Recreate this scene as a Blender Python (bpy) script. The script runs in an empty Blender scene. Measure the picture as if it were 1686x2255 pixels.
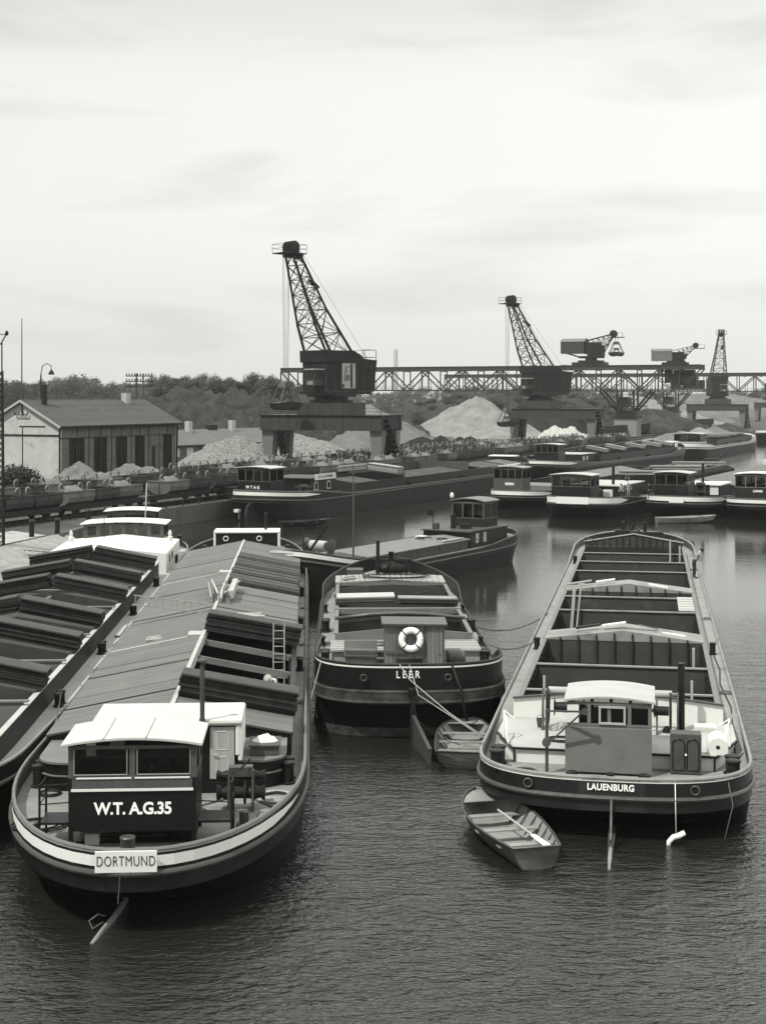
import bpy, math, random
from mathutils import Vector, Matrix, noise
from math import sin, cos, pi, radians as R
random.seed(7)
sc = bpy.context.scene
COL = sc.collection
# ---------------------------------------------------------------- camera, world, sun, exposure
FPX, CX, CY, H = 3200.0, 843.0, 872.0, 12.5          # photo focal length (px), principal column, horizon row, eye height
cam = bpy.data.cameras.new('camera'); camo = bpy.data.objects.new('camera', cam); COL.objects.link(camo)
camo.location = (0, 0, H); camo.rotation_euler = (pi/2, 0, 0)
cam.sensor_fit = 'VERTICAL'; cam.sensor_height = 24; cam.sensor_width = 24*1686/2255
cam.lens = 24*FPX/2255; cam.shift_y = -(2255/2-CY)/2255; cam.clip_start = .5; cam.clip_end = 12000
sc.camera = camo
sc.render.resolution_x, sc.render.resolution_y = 765, 1024
SUN = Vector((-.40, -.37, .83)).normalized()
w = bpy.data.worlds.new('World'); sc.world = w; w.use_nodes = True
nt = w.node_tree; nt.nodes.clear()
def N(nt, t, **k):
    n = nt.nodes.new(t)
    for a, b in k.items():
        if a[0] == '_': n.inputs[a[1:].replace('_', ' ')].default_value = b
        else: setattr(n, a, b)
    return n
def Lk(nt, a, b): nt.links.new(a, b)
def mth(nt, op, a, b=None, c=None, clamp=False):
    n = nt.nodes.new('ShaderNodeMath'); n.operation = op; n.use_clamp = clamp
    for i, v in enumerate((a, b, c)):
        if v is None: continue
        if isinstance(v, (int, float)): n.inputs[i].default_value = v
        else: nt.links.new(v, n.inputs[i])
    return n.outputs[0]
sky = N(nt, 'ShaderNodeTexSky', sky_type='NISHITA', sun_disc=False)
sky.sun_elevation = math.asin(SUN.z); sky.sun_rotation = math.atan2(SUN.x, SUN.y); sky.air_density = 1.5; sky.dust_density = 4
bw = N(nt, 'ShaderNodeRGBToBW'); Lk(nt, sky.outputs[0], bw.inputs[0])
tc = N(nt, 'ShaderNodeTexCoord'); sp = N(nt, 'ShaderNodeSeparateXYZ'); Lk(nt, tc.outputs['Generated'], sp.inputs[0])
mp = N(nt, 'ShaderNodeMapping'); mp.inputs['Scale'].default_value = (1.9, 1.9, 9); mp.inputs['Rotation'].default_value = (0, R(4), 0); Lk(nt, tc.outputs['Generated'], mp.inputs[0])
n1 = N(nt, 'ShaderNodeTexNoise', _Scale=2.1, _Detail=5.0, _Roughness=.5, _Distortion=.4); Lk(nt, mp.outputs[0], n1.inputs[0])
cl = mth(nt, 'MULTIPLY_ADD', n1.outputs[0], -6, 4.1, True)
up = mth(nt, 'MAXIMUM', sp.outputs[2], 0.0)
# bright thin overcast: brighter to the right and in the middle height, duller towards the horizon and frame top
g1 = mth(nt, 'MULTIPLY_ADD', sp.outputs[0], .2, 1.01)
lo = N(nt, 'ShaderNodeMapRange', interpolation_type='SMOOTHSTEP'); Lk(nt, up, lo.inputs[0]); lo.inputs[1].default_value = -.02; lo.inputs[2].default_value = .13; lo.inputs[3].default_value = .84; lo.inputs[4].default_value = 1.07
hi = N(nt, 'ShaderNodeMapRange', interpolation_type='SMOOTHSTEP'); Lk(nt, up, hi.inputs[0]); hi.inputs[1].default_value = .2; hi.inputs[2].default_value = .275; hi.inputs[3].default_value = 1; hi.inputs[4].default_value = .84
g2 = mth(nt, 'MULTIPLY', lo.outputs[0], hi.outputs[0])
bo = N(nt, 'ShaderNodeMapRange', interpolation_type='SMOOTHSTEP'); Lk(nt, up, bo.inputs[0]); bo.inputs[1].default_value = .265; bo.inputs[2].default_value = .36; bo.inputs[3].default_value = 0; bo.inputs[4].default_value = 1.35  # extra sky brightness added above the frame top to light the water
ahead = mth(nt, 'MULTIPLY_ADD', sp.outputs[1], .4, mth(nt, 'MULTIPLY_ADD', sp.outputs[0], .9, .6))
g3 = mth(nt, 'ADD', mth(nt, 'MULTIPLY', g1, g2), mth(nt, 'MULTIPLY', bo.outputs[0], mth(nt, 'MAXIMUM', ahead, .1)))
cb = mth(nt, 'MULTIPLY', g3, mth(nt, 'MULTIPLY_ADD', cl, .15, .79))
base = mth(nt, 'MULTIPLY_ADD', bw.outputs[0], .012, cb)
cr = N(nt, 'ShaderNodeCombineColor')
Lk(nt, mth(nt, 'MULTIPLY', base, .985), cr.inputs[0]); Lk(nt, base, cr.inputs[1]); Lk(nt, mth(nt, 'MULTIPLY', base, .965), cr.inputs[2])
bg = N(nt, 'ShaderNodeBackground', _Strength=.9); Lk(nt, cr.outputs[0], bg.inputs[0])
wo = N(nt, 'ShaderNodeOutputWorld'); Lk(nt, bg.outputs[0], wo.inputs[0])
sl = bpy.data.lights.new('sun', 'SUN'); sl.energy = 4.9; sl.angle = R(.55); sl.color = (1, .99, .95)
so = bpy.data.objects.new('sun', sl); COL.objects.link(so); so.rotation_euler = SUN.to_track_quat('Z', 'Y').to_euler()
sc.view_settings.view_transform = 'Standard'; sc.view_settings.look = 'None'; sc.view_settings.gamma = 1
sc.view_settings.exposure = 0.0
# ---------------------------------------------------------------- materials
def mat(name, v, rough=.6, metal=0, var=.25, sc_=1.5, bump=0, bs=8, st=(1, 1, 1), stripe=None, dirt=0, spec=.1, obj=False, dirtv=.5):
    m = bpy.data.materials.new(name); m.use_nodes = True; nt = m.node_tree
    p = nt.nodes['Principled BSDF']; p.inputs['Roughness'].default_value = rough; p.inputs['Metallic'].default_value = metal
    p.inputs['Specular IOR Level'].default_value = spec
    if obj or stripe: tc = N(nt, 'ShaderNodeTexCoord'); co = tc.outputs['Object']
    if not obj: co2 = N(nt, 'ShaderNodeNewGeometry').outputs['Position']
    else: co2 = co
    mp = N(nt, 'ShaderNodeMapping'); mp.inputs['Scale'].default_value = st; Lk(nt, co2, mp.inputs[0])
    n = N(nt, 'ShaderNodeTexNoise', _Scale=sc_, _Detail=7.0, _Roughness=.62); Lk(nt, mp.outputs[0], n.inputs[0])
    f = mth(nt, 'MULTIPLY_ADD', mth(nt, 'SUBTRACT', n.outputs[0], .5), 2.4*var, 1.0)
    f = mth(nt, 'MULTIPLY', f, v)
    if stripe:      # (axis, period, line width fraction, darkness, plank variation)
        s = N(nt, 'ShaderNodeSeparateXYZ'); Lk(nt, co, s.inputs[0])
        q = mth(nt, 'DIVIDE', s.outputs[stripe[0]], stripe[1])
        fr = mth(nt, 'FRACT', q); ln = mth(nt, 'LESS_THAN', fr, stripe[2])
        wn = N(nt, 'ShaderNodeTexWhiteNoise', noise_dimensions='1D'); Lk(nt, mth(nt, 'FLOOR', q), wn.inputs['W'])
        f = mth(nt, 'MULTIPLY', f, mth(nt, 'MULTIPLY_ADD', mth(nt, 'SUBTRACT', wn.outputs[0], .5), 2*stripe[4], 1.0))
        f = mth(nt, 'MULTIPLY', f, mth(nt, 'MULTIPLY_ADD', ln, -stripe[3], 1.0))
    if dirt:
        n2 = N(nt, 'ShaderNodeTexNoise', _Scale=.55, _Detail=9.0, _Roughness=.7, _Distortion=.6); Lk(nt, co2, n2.inputs[0])
        d = mth(nt, 'MULTIPLY_ADD', n2.outputs[0], 6, -3.2, True)
        f = mth(nt, 'MULTIPLY', f, mth(nt, 'MULTIPLY_ADD', d, dirt*(dirtv-1), 1.0))
    c = N(nt, 'ShaderNodeCombineColor')
    Lk(nt, mth(nt, 'MULTIPLY', f, .985), c.inputs[0]); Lk(nt, f, c.inputs[1]); Lk(nt, mth(nt, 'MULTIPLY', f, .93), c.inputs[2])
    Lk(nt, c.outputs[0], p.inputs['Base Color'])
    if bump:
        b = N(nt, 'ShaderNodeBump', _Strength=min(1, bump), _Distance=.05*max(1, bump))
        n3 = N(nt, 'ShaderNodeTexNoise', _Scale=bs, _Detail=5.0); Lk(nt, mp.outputs[0], n3.inputs[0])
        Lk(nt, n3.outputs[0], b.inputs['Height']); Lk(nt, b.outputs[0], p.inputs['Normal'])
    return m
black = mat('black paint', .006, .42, var=.7, sc_=2, st=(2, 2, .25), dirt=.9, dirtv=3.2, spec=.24, bump=.15, bs=1.2)
bottom = mat('tarred hull', .006, .6, var=.5, dirt=.8, dirtv=2.2, bump=.3, bs=3, spec=.15)
dark = mat('dark paint', .018, .45, var=.4, dirt=.7, dirtv=1.8, stripe=(1, 2.6, .012, -.9, .1))
hullgl = mat('dark grey hull enamel', .011, .35, var=.4, sc_=1.5, st=(2, 2, .4), dirt=.6, dirtv=1.8, spec=.3, bump=.15, bs=1.2, stripe=(1, 2.4, .01, -.8, .08))
darkgrey = mat('dark grey paint', .06, .5, var=.3, dirt=.4)
midgrey = mat('mid grey paint', .13, .55, var=.2, dirt=.4)
deckm = mat('worn deck paint', .17, .6, var=.4, sc_=1.6, dirt=.9, dirtv=.4, bump=.25)
gunw = mat('pale gunwale paint', .2, .6, var=.3, dirt=.8, dirtv=.5)
palegrey = mat('pale grey paint', .33, .6, var=.12, dirt=.3)
white = mat('white paint', .6, .5, var=.06, dirt=.25, dirtv=.8)
roofw = mat('pale wheelhouse roof paint', .4, .6, var=.1, sc_=1.2, dirt=.4, dirtv=.8)
white2 = mat('aged white paint', .5, .6, var=.12, dirt=.5, dirtv=.75)
lett = mat('white lettering', .8, .5, var=.03)
ink = mat('dark lettering', .02, .6, var=.1)
cover = mat('hatch cover planks', .125, .75, var=.18, sc_=.7, stripe=(1, .2, .2, .5, .12), dirt=.5, dirtv=.72)
board = mat('stacked hatch boards', .026, .75, var=.6, sc_=2.5, bump=.4, bs=6)
boardtop = mat('weathered hatch board', .06, .75, var=.35, stripe=(1, .16, .12, .4, .12), obj=True)
wood = mat('varnished wood', .07, .45, var=.4, st=(6, 6, .7), sc_=2)
woodl = mat('light weathered wood', .24, .75, var=.45, st=(1, 5, 1), sc_=3, bump=.2)
doorw = mat('pale wooden door', .3, .5, var=.2, st=(8, 8, 1))
plankv = mat('vertical wooden planking', .12, .6, var=.45, st=(5, 5, .5), sc_=2, stripe=(0, .15, .1, .75, .3), obj=False)
holdm = mat('hold plating', .022, .7, var=.45, sc_=1.2, dirt=.6, dirtv=1.8, bump=.5, bs=2)
holdl = mat('hold bulkhead plating', .042, .7, var=.35, sc_=1.5, dirt=.7, dirtv=1.6, bump=.6, bs=1.5)
steel = mat('worn steel', .085, .45, .5, var=.4, sc_=6)
iron = mat('dark iron', .018, .5, .3, var=.5, sc_=5)
hullside = mat('weathered hull plating', .02, .6, var=.4, sc_=.6, st=(1, 1, 2.5), dirt=.8, dirtv=1.8, bump=.3, bs=2)
rubw = mat('worn rubbing timber', .045, .8, var=1.1, sc_=2, st=(1, 1, 1), dirt=.8, dirtv=.35, bump=.6)
ropem = mat('rope', .1, .9, var=.4, sc_=20)
ropel = mat('pale rope', .3, .9, var=.3, sc_=20)
concrete = mat('stained concrete', .075, .85, var=.45, sc_=.8, st=(1, 1, .35), dirt=.7, dirtv=.5, bump=.6, bs=3)
stone = mat('sloped stone revetment', .22, .9, var=.5, sc_=1.2, dirt=.6, dirtv=.5, bump=1, bs=3)
dirtg = mat('dirt ground', .055, .95, var=.6, sc_=.25, dirt=.8, dirtv=.45, bump=1, bs=1.5)
pathm = mat('sandy quay path', .27, .95, var=.4, sc_=.5, dirt=.6, dirtv=.6, bump=.6)
coal = mat('coal', .012, .9, var=.6, sc_=1.5, bump=1, bs=2)
slag = mat('slag heap', .032, .95, var=1.0, sc_=.25, dirt=.9, dirtv=.4, bump=2, bs=.5)
slagl = mat('pale tip', .11, .95, var=.5, sc_=.12, dirt=.8, dirtv=.6, bump=2, bs=.5)
sandm = mat('gravel fines', .17, .95, var=.45, sc_=.35, dirt=.8, dirtv=.6, bump=1.5, bs=1)
whitem = mat('white lime', .33, .95, var=.2, sc_=.5, bump=1.5, bs=1)
gravelc = mat('broken stone', .15, .9, var=1.9, sc_=4.2, bump=1, bs=4)
rubble = mat('rubble', .12, .95, var=.6, sc_=.8, dirt=.6, dirtv=.6, bump=1.5, bs=2.5)
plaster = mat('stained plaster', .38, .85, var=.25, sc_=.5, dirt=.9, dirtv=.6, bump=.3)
plastd = mat('shaded stained plaster', .1, .85, var=.6, sc_=.45, dirt=.9, dirtv=.45, bump=.3)  # darker copy of the gable plaster, shade of the long wall put in
rooft = mat('roof tiles', .062, .8, var=.25, sc_=.8, stripe=(2, .17, .25, .35, .12), dirt=.5, dirtv=.7)
roofs = mat('shed roofing', .1, .85, var=.25, sc_=.5, dirt=.5, dirtv=.7)
cranem = mat('crane paint', .012, .5, var=.4, sc_=1, dirt=.5, dirtv=1.7)
cranel = mat('crane leg paint', .12, .55, var=.25, dirt=.5, dirtv=.7)
cranem2 = mat('grey girder paint', .04, .6, var=.3, dirt=.4)
bridm = mat('bridge steel', .03, .6, var=.3)
bucket = mat('tipping bucket steel', .035, .65, var=.5, sc_=1, dirt=.8, dirtv=1.9, bump=.4)
bucketl = mat('dusty bucket', .1, .8, var=.4, sc_=1, dirt=.8, dirtv=.5)
hookm = mat('lifting hook steel', .16, .6, var=.4)
brick = mat('brick pier', .2, .9, var=.3, dirt=.5)
leafd = mat('foliage', .03, .8, var=.5, sc_=.35)
leafl = mat('light foliage', .07, .8, var=.5, sc_=.35)
bark = mat('bark', .06, .9, var=.4)
skin = mat('skin', .4, .6, var=.05); shirtw = mat('white shirt', .6, .8, var=.1); shirtg = mat('grey shirt', .2, .8, var=.1); trous = mat('dark trousers', .03, .85, var=.2)
hairm = mat('dark hair', .02, .7, var=.2); cloth = mat('pale cloth', .5, .85, var=.15)
curt = mat('net curtain', .7, .9, var=.25, sc_=14)
def glassmat():
    m = bpy.data.materials.new('window glass'); m.use_nodes = True; nt = m.node_tree; nt.nodes.clear()
    t = N(nt, 'ShaderNodeBsdfTransparent'); t.inputs[0].default_value = (.6, .62, .58, 1)
    g = N(nt, 'ShaderNodeBsdfGlossy', _Roughness=.03); g.inputs[0].default_value = (.45, .46, .44, 1)
    fr = N(nt, 'ShaderNodeFresnel', _IOR=1.5); mx = N(nt, 'ShaderNodeMixShader'); o = N(nt, 'ShaderNodeOutputMaterial')
    Lk(nt, fr.outputs[0], mx.inputs[0]); Lk(nt, t.outputs[0], mx.inputs[1]); Lk(nt, g.outputs[0], mx.inputs[2]); Lk(nt, mx.outputs[0], o.inputs[0]); return m
glass = glassmat()
darkglass = mat('dark window panes', .015, .12, var=.2)
def watermat():
    m = bpy.data.materials.new('harbour water'); m.use_nodes = True; nt = m.node_tree; p = nt.nodes['Principled BSDF']
    p.inputs['Base Color'].default_value = (.010, .0115, .009, 1); p.inputs['Roughness'].default_value = .04; p.inputs['IOR'].default_value = 1.5
    g = N(nt, 'ShaderNodeNewGeometry').outputs['Position']
    hs = []
    for s, amp, st, det, rot in ((.4, .24, (1, 1.7, 1), 2, .35), (1.6, .17, (1, 2.2, 1), 3, -.15), (5.0, .085, (1, 2.0, 1), 4, .2)):
        mp = N(nt, 'ShaderNodeMapping'); mp.inputs['Scale'].default_value = st; mp.inputs['Rotation'].default_value = (0, 0, rot); Lk(nt, g, mp.inputs[0])
        n = N(nt, 'ShaderNodeTexNoise', _Scale=s, _Detail=float(det), _Roughness=.5, _Distortion=.6); Lk(nt, mp.outputs[0], n.inputs[0])
        hs.append(mth(nt, 'MULTIPLY', n.outputs[0], amp))
    # calmer and rougher patches
    n = N(nt, 'ShaderNodeTexNoise', _Scale=.05, _Detail=3.0); Lk(nt, g, n.inputs[0])
    pt = mth(nt, 'MULTIPLY_ADD', n.outputs[0], 2.2, -.45, True)
    spp = N(nt, 'ShaderNodeSeparateXYZ'); Lk(nt, g, spp.inputs[0])
    calm = N(nt, 'ShaderNodeMapRange'); Lk(nt, spp.outputs[1], calm.inputs[0]); calm.inputs[1].default_value = 35; calm.inputs[2].default_value = 85; calm.inputs[3].default_value = 1.6; calm.inputs[4].default_value = .085
    h = mth(nt, 'MULTIPLY', mth(nt, 'MULTIPLY', mth(nt, 'ADD', mth(nt, 'ADD', hs[0], hs[1]), hs[2]), mth(nt, 'MULTIPLY_ADD', pt, .7, .45)), calm.outputs[0])
    b = N(nt, 'ShaderNodeBump', _Strength=1.0, _Distance=.42); Lk(nt, h, b.inputs['Height']); Lk(nt, b.outputs[0], p.inputs['Normal'])
    return m
water = watermat()
# ---------------------------------------------------------------- mesh builder
class B:
    def __init__(s, M=None): s.v = []; s.f = []; s.mi = []; s.M = M; s.m = 0
    def add(s, vs, fs):
        o = len(s.v); s.v += [s.M @ Vector(p) if s.M else Vector(p) for p in vs]
        for f in fs: s.f.append([o+i for i in f]); s.mi.append(s.m)
    def box(s, x0, x1, y0, y1, z0, z1):
        s.add([(x, y, z) for z in (z0, z1) for x, y in ((x0, y0), (x1, y0), (x1, y1), (x0, y1))],
              [(3, 2, 1, 0), (4, 5, 6, 7), (0, 1, 5, 4), (1, 2, 6, 5), (2, 3, 7, 6), (3, 0, 4, 7)]); return s
    def hexa(s, p):   # 8 points bottom 4 ccw, top 4
        s.add(p, [(3, 2, 1, 0), (4, 5, 6, 7), (0, 1, 5, 4), (1, 2, 6, 5), (2, 3, 7, 6), (3, 0, 4, 7)]); return s
    def bar(s, p, q, w, h=None):
        p, q = Vector(p), Vector(q); d = q-p
        if d.length < 1e-6: return s
        h = h or w; d.normalize(); up = Vector((0, 0, 1)) if abs(d.z) < .95 else Vector((0, 1, 0))
        a = d.cross(up).normalized()*w/2; b = a.cross(d).normalized()*h/2
        return s.hexa([p-a-b, p+a-b, q+a-b, q-a-b, p-a+b, p+a+b, q+a+b, q-a+b])
    def cyl(s, p, q, r, r2=None, n=10):
        return s.tube([p, q], [r, r if r2 is None else r2], n)
    def tube(s, pts, r, n=6, cap=True):
        pts = [Vector(p) for p in pts]; rs = r if isinstance(r, (list, tuple)) else [r]*len(pts); vs = []; fs = []
        prev = None
        for i, p in enumerate(pts):
            d = (pts[min(i+1, len(pts)-1)]-pts[max(i-1, 0)])
            d = d.normalized() if d.length > 1e-9 else Vector((0, 0, 1))
            if prev is None: a = d.cross(Vector((0, 0, 1)) if abs(d.z) < .9 else Vector((1, 0, 0))).normalized()
            else: a = (prev-d*prev.dot(d)); a = a.normalized() if a.length > 1e-6 else d.orthogonal().normalized()
            prev = a; b = d.cross(a)
            vs += [p+(a*cos(2*pi*k/n)+b*sin(2*pi*k/n))*rs[i] for k in range(n)]
        for i in range(len(pts)-1):
            for k in range(n): fs.append((i*n+k, i*n+(k+1) % n, (i+1)*n+(k+1) % n, (i+1)*n+k))
        if cap: fs.append(tuple(range(n-1, -1, -1))); fs.append(tuple((len(pts)-1)*n+k for k in range(n)))
        s.add(vs, fs); return s
    def lathe(s, prof, c=(0, 0, 0), n=12, ax='z'):
        vs = []; fs = []
        for r, z in prof:
            for k in range(n):
                x, y = r*cos(2*pi*k/n), r*sin(2*pi*k/n)
                q = (x, y, z) if ax == 'z' else ((z, x, y) if ax == 'x' else (x, z, y))
                vs.append((c[0]+q[0], c[1]+q[1], c[2]+q[2]))
        for i in range(len(prof)-1):
            for k in range(n): fs.append((i*n+k, i*n+(k+1) % n, (i+1)*n+(k+1) % n, (i+1)*n+k))
        fs.append(tuple(range(n-1, -1, -1))); fs.append(tuple((len(prof)-1)*n+k for k in range(n)))
        s.add(vs, fs); return s
    def ext(s, poly, vec):
        n = len(poly); vec = Vector(vec); p = [Vector(q) for q in poly]
        s.add(p+[q+vec for q in p], [tuple(range(n-1, -1, -1)), tuple(range(n, 2*n))]+[(i, (i+1) % n, n+(i+1) % n, n+i) for i in range(n)]); return s
    def grid(s, nu, nv, fn):
        s.add([fn(i/nu, j/nv) for j in range(nv+1) for i in range(nu+1)],
              [(j*(nu+1)+i, j*(nu+1)+i+1, (j+1)*(nu+1)+i+1, (j+1)*(nu+1)+i) for j in range(nv) for i in range(nu)]); return s
    def make(s, name, mats, parent=None, smooth=False, bevel=0, fixn=True):
        me = bpy.data.meshes.new(name); me.from_pydata([tuple(v) for v in s.v], [], s.f)
        mats = mats if isinstance(mats, (list, tuple)) else [mats]
        for m in mats: me.materials.append(m)
        if len(mats) > 1: me.polygons.foreach_set('material_index', s.mi)
        if fixn:
            import bmesh
            bm = bmesh.new(); bm.from_mesh(me); bmesh.ops.recalc_face_normals(bm, faces=bm.faces); bm.to_mesh(me); bm.free()
        if smooth:
            me.polygons.foreach_set('use_smooth', [True]*len(me.polygons)); me.update()
            if smooth != 'all':
                try: me.set_sharp_from_angle(angle=R(38))
                except Exception: pass
        me.update()
        o = bpy.data.objects.new(name, me); COL.objects.link(o)
        if parent: o.parent = parent
        if bevel:
            b = o.modifiers.new('bevel', 'BEVEL'); b.width = bevel; b.segments = 2; b.limit_method = 'ANGLE'; b.angle_limit = R(40)
        return o
def tag(o, label=None, cat=None, group=None, kind=None):
    if label: o['label'] = label
    if cat: o['category'] = cat
    if group: o['group'] = group
    if kind: o['kind'] = kind
    return o
def thing(name, label, cat, loc=(0, 0, 0), rz=0, group=None):
    o = bpy.data.objects.new(name, None); COL.objects.link(o); o.location = loc; o.rotation_euler = (0, 0, rz); o.empty_display_size = .3
    return tag(o, label, cat, group)
KIDS = {}
def copytree(o, parent=None):
    c = o.copy(); COL.objects.link(c); c.parent = parent
    for ch in [k for k in bpy.data.objects if k.parent == o]: copytree(ch, c)
    return c
def gpt(px, py, z): D = (H-z)*FPX/(py-CY); return Vector(((px-CX)/FPX*D, D, z))      # a point of height z seen at that spot
def dpt(px, py, D): return Vector(((px-CX)/FPX*D, D, H-(py-CY)/FPX*D))
FONT = None
def text(s, size, name, m, parent, M, depth=.01, off=.0, sx=1, space=1.0):
    cu = bpy.data.curves.new('t', 'FONT'); cu.body = s; cu.size = size; cu.align_x = 'CENTER'; cu.align_y = 'CENTER'
    cu.extrude = depth; cu.offset = off; cu.space_character = space; cu.resolution_u = 4
    o = bpy.data.objects.new('t', cu); COL.objects.link(o)
    dg = bpy.context.evaluated_depsgraph_get(); me = bpy.data.meshes.new_from_object(o.evaluated_get(dg))
    bpy.data.objects.remove(o); me.name = name
    me.transform(M @ Matrix.Diagonal((sx, 1, 1, 1)))
    me.materials.clear(); me.materials.append(m)
    t = bpy.data.objects.new(name, me); COL.objects.link(t); t.parent = parent; return t
def facing(x, y, z, rz=0, tilt=0):       # text plane standing upright, read from -y side
    return Matrix.Translation((x, y, z)) @ Matrix.Rotation(rz, 4, 'Z') @ Matrix.Rotation(pi/2+tilt, 4, 'X')
# ---------------------------------------------------------------- hulls
def oline(L, W, ls, lb, es, eb, ds=0, db=0, w=0, n=14):
    pts = []
    for i in range(n+1):
        a = i/n*pi/2; pts.append(((W/2-w)*sin(a)**(2/es), ds+(ls-ds)*(1-cos(a)**(2/es))))
    m = 8
    y0, y1 = ls, L-lb
    for i in range(1, m): pts.append((W/2-w, y0+(y1-y0)*i/m))
    for i in range(n, -1, -1):
        a = i/n*pi/2; pts.append(((W/2-w)*sin(a)**(2/eb), L-db-(lb-db)*(1-cos(a)**(2/eb))))
    return pts
class Hull:
    def __init__(s, L, W, zd, bul=.45, ls=5, lb=6, es=2.3, eb=2.1, sh=(.3, 10, .9, 14), ds=2.2, db=1.2, bulall=False):
        s.L, s.W, s.zd, s.bul, s.ls, s.lb, s.es, s.eb, s.sh, s.ds, s.db = L, W, zd, bul, ls, lb, es, eb, sh, ds, db
        s.bulall = bulall; s.out = oline(L, W, ls, lb, es, eb)
    def zdeck(s, y):
        a, la, b, lb = s.sh
        return s.zd+a*max(0, 1-y/la)**2+b*max(0, 1-(s.L-y)/lb)**2
    def hb(s, y):
        o = s.out
        for (x0, y0), (x1, y1) in zip(o, o[1:]):
            if y0 <= y <= y1 and y1 > y0: return x0+(x1-x0)*(y-y0)/(y1-y0)
        return 0
    def zrim(s, y):
        k = 1 if s.bulall else max(min(1, (s.ls*1.9-y)/2.5), min(1, (y-(s.L-s.lb*1.7))/2.5), .1)
        return s.zdeck(y)+s.bul*max(k, .1)
    def ring(s, ds, db, w, zf, off=0):
        st = oline(s.L, s.W+2*off, s.ls, s.lb, s.es, s.eb, ds-off, db-off, w)
        ref = s.out
        r = [(x, y, zf(ry)) for (x, y), (_, ry) in zip(st, ref)]
        return r+[(-x, y, z) for x, y, z in r[-2:0:-1]]
    def shell(s, parent, m=None, mup=None, rub=True, mrub=None, rubdrop=.62, mgun=None):
        b = B(); n = len(s.ring(0, 0, 0, s.zrim))
        rings = [s.ring(.06, .06, .07, lambda y: s.zdeck(y)-.02), s.ring(.06, .06, .07, s.zrim), s.ring(0, 0, 0, s.zrim),
                 s.ring(0, 0, 0, lambda y: s.zdeck(y)-.22), s.ring(0, 0, 0, lambda y: s.zdeck(y)-.5),
                 s.ring(s.ds*.35, s.db*.3, .02, lambda y: s.zdeck(y)*.6), s.ring(s.ds*.75, s.db*.7, .08, lambda y: s.zdeck(y)*.25),
                 s.ring(s.ds, s.db, .12, lambda y: 0), s.ring(s.ds*1.4, s.db*1.4, .25, lambda y: -.7)]
        vs = [p for r in rings for p in r]; fs = []; mi = []
        for k in range(len(rings)-1):
            for i in range(n): fs.append((k*n+i, k*n+(i+1) % n, (k+1)*n+(i+1) % n, (k+1)*n+i)); mi.append(1 if k < 4 else 0)
        b.add(vs, fs); b.mi = mi
        o = b.make('hull', [m or bottom, mup or black], parent, smooth=True)
        if rub:
            t = B(); r = s.ring(0, 0, 0, lambda y: s.zdeck(y)-rubdrop+.1, off=.03); t.tube(r+[r[0]], .075, 8, False)
            t.make('rubbing_rail', mrub or darkgrey, parent, smooth=True)
        t = B(); r = s.ring(.03, .03, .035, lambda y: s.zrim(y)+.01); t.tube(r+[r[0]], .055, 6, False)
        t.make('gunwale_rail', mgun or mrub or darkgrey, parent, smooth=True)
        return o
    def stripe(s, parent, y1, t0, t1, m=None, name='white_stripe', y1l=None, off=.012, thick=.02):
        b = B(); y1l = y1 if y1l is None else y1l
        st = [p for p in s.out if p[1] <= y1]; sl_ = [p for p in s.out if p[1] <= y1l]
        o = oline(s.L, s.W+2*off, s.ls, s.lb, s.es, s.eb, -off, -off); mp = dict(zip(s.out, o))
        row = [(-mp[p][0], mp[p][1], p[1]) for p in reversed(sl_)]+[(mp[p][0], mp[p][1], p[1]) for p in st[1:]]
        n = len(row)
        def taper(i, a, b_):
            e = min(1, min(i, n-1-i)/3+.05); mid = (a+b_)/2; return mid+(a-mid)*e
        v = [(x, y, s.zrim(r)-taper(i, t0, t1)) for i, (x, y, r) in enumerate(row)]+[(x, y, s.zrim(r)-taper(i, t1, t0)) for i, (x, y, r) in enumerate(row)]
        b.add(v, [(i, i+1, n+i+1, n+i) for i in range(n-1)])
        return b.make(name, m or white, parent, fixn=False)
    def deck(s, parent, hold=None, m=None):
        ys = sorted(set([p[1] for p in s.out]+([hold[0], hold[1]] if hold else [])+[s.L*k/30 for k in range(31)]))
        b = B()
        for y0, y1 in zip(ys, ys[1:]):
            if y1-y0 < 1e-4: continue
            a0, a1 = max(0, s.hb(y0)-.04), max(0, s.hb(y1)-.04); z0, z1 = s.zdeck(y0), s.zdeck(y1)
            if hold and y0 >= hold[0]-1e-6 and y1 <= hold[1]+1e-6:
                h = hold[2]
                for g in (-1, 1): b.add([(g*h, y0, z0), (g*a0, y0, z0), (g*a1, y1, z1), (g*h, y1, z1)], [(0, 1, 2, 3)])
            else: b.add([(-a0, y0, z0), (a0, y0, z0), (a1, y1, z1), (-a1, y1, z1)], [(0, 1, 2, 3)])
        o = b.make('deck', m or deckm, parent)
        return o
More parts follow.
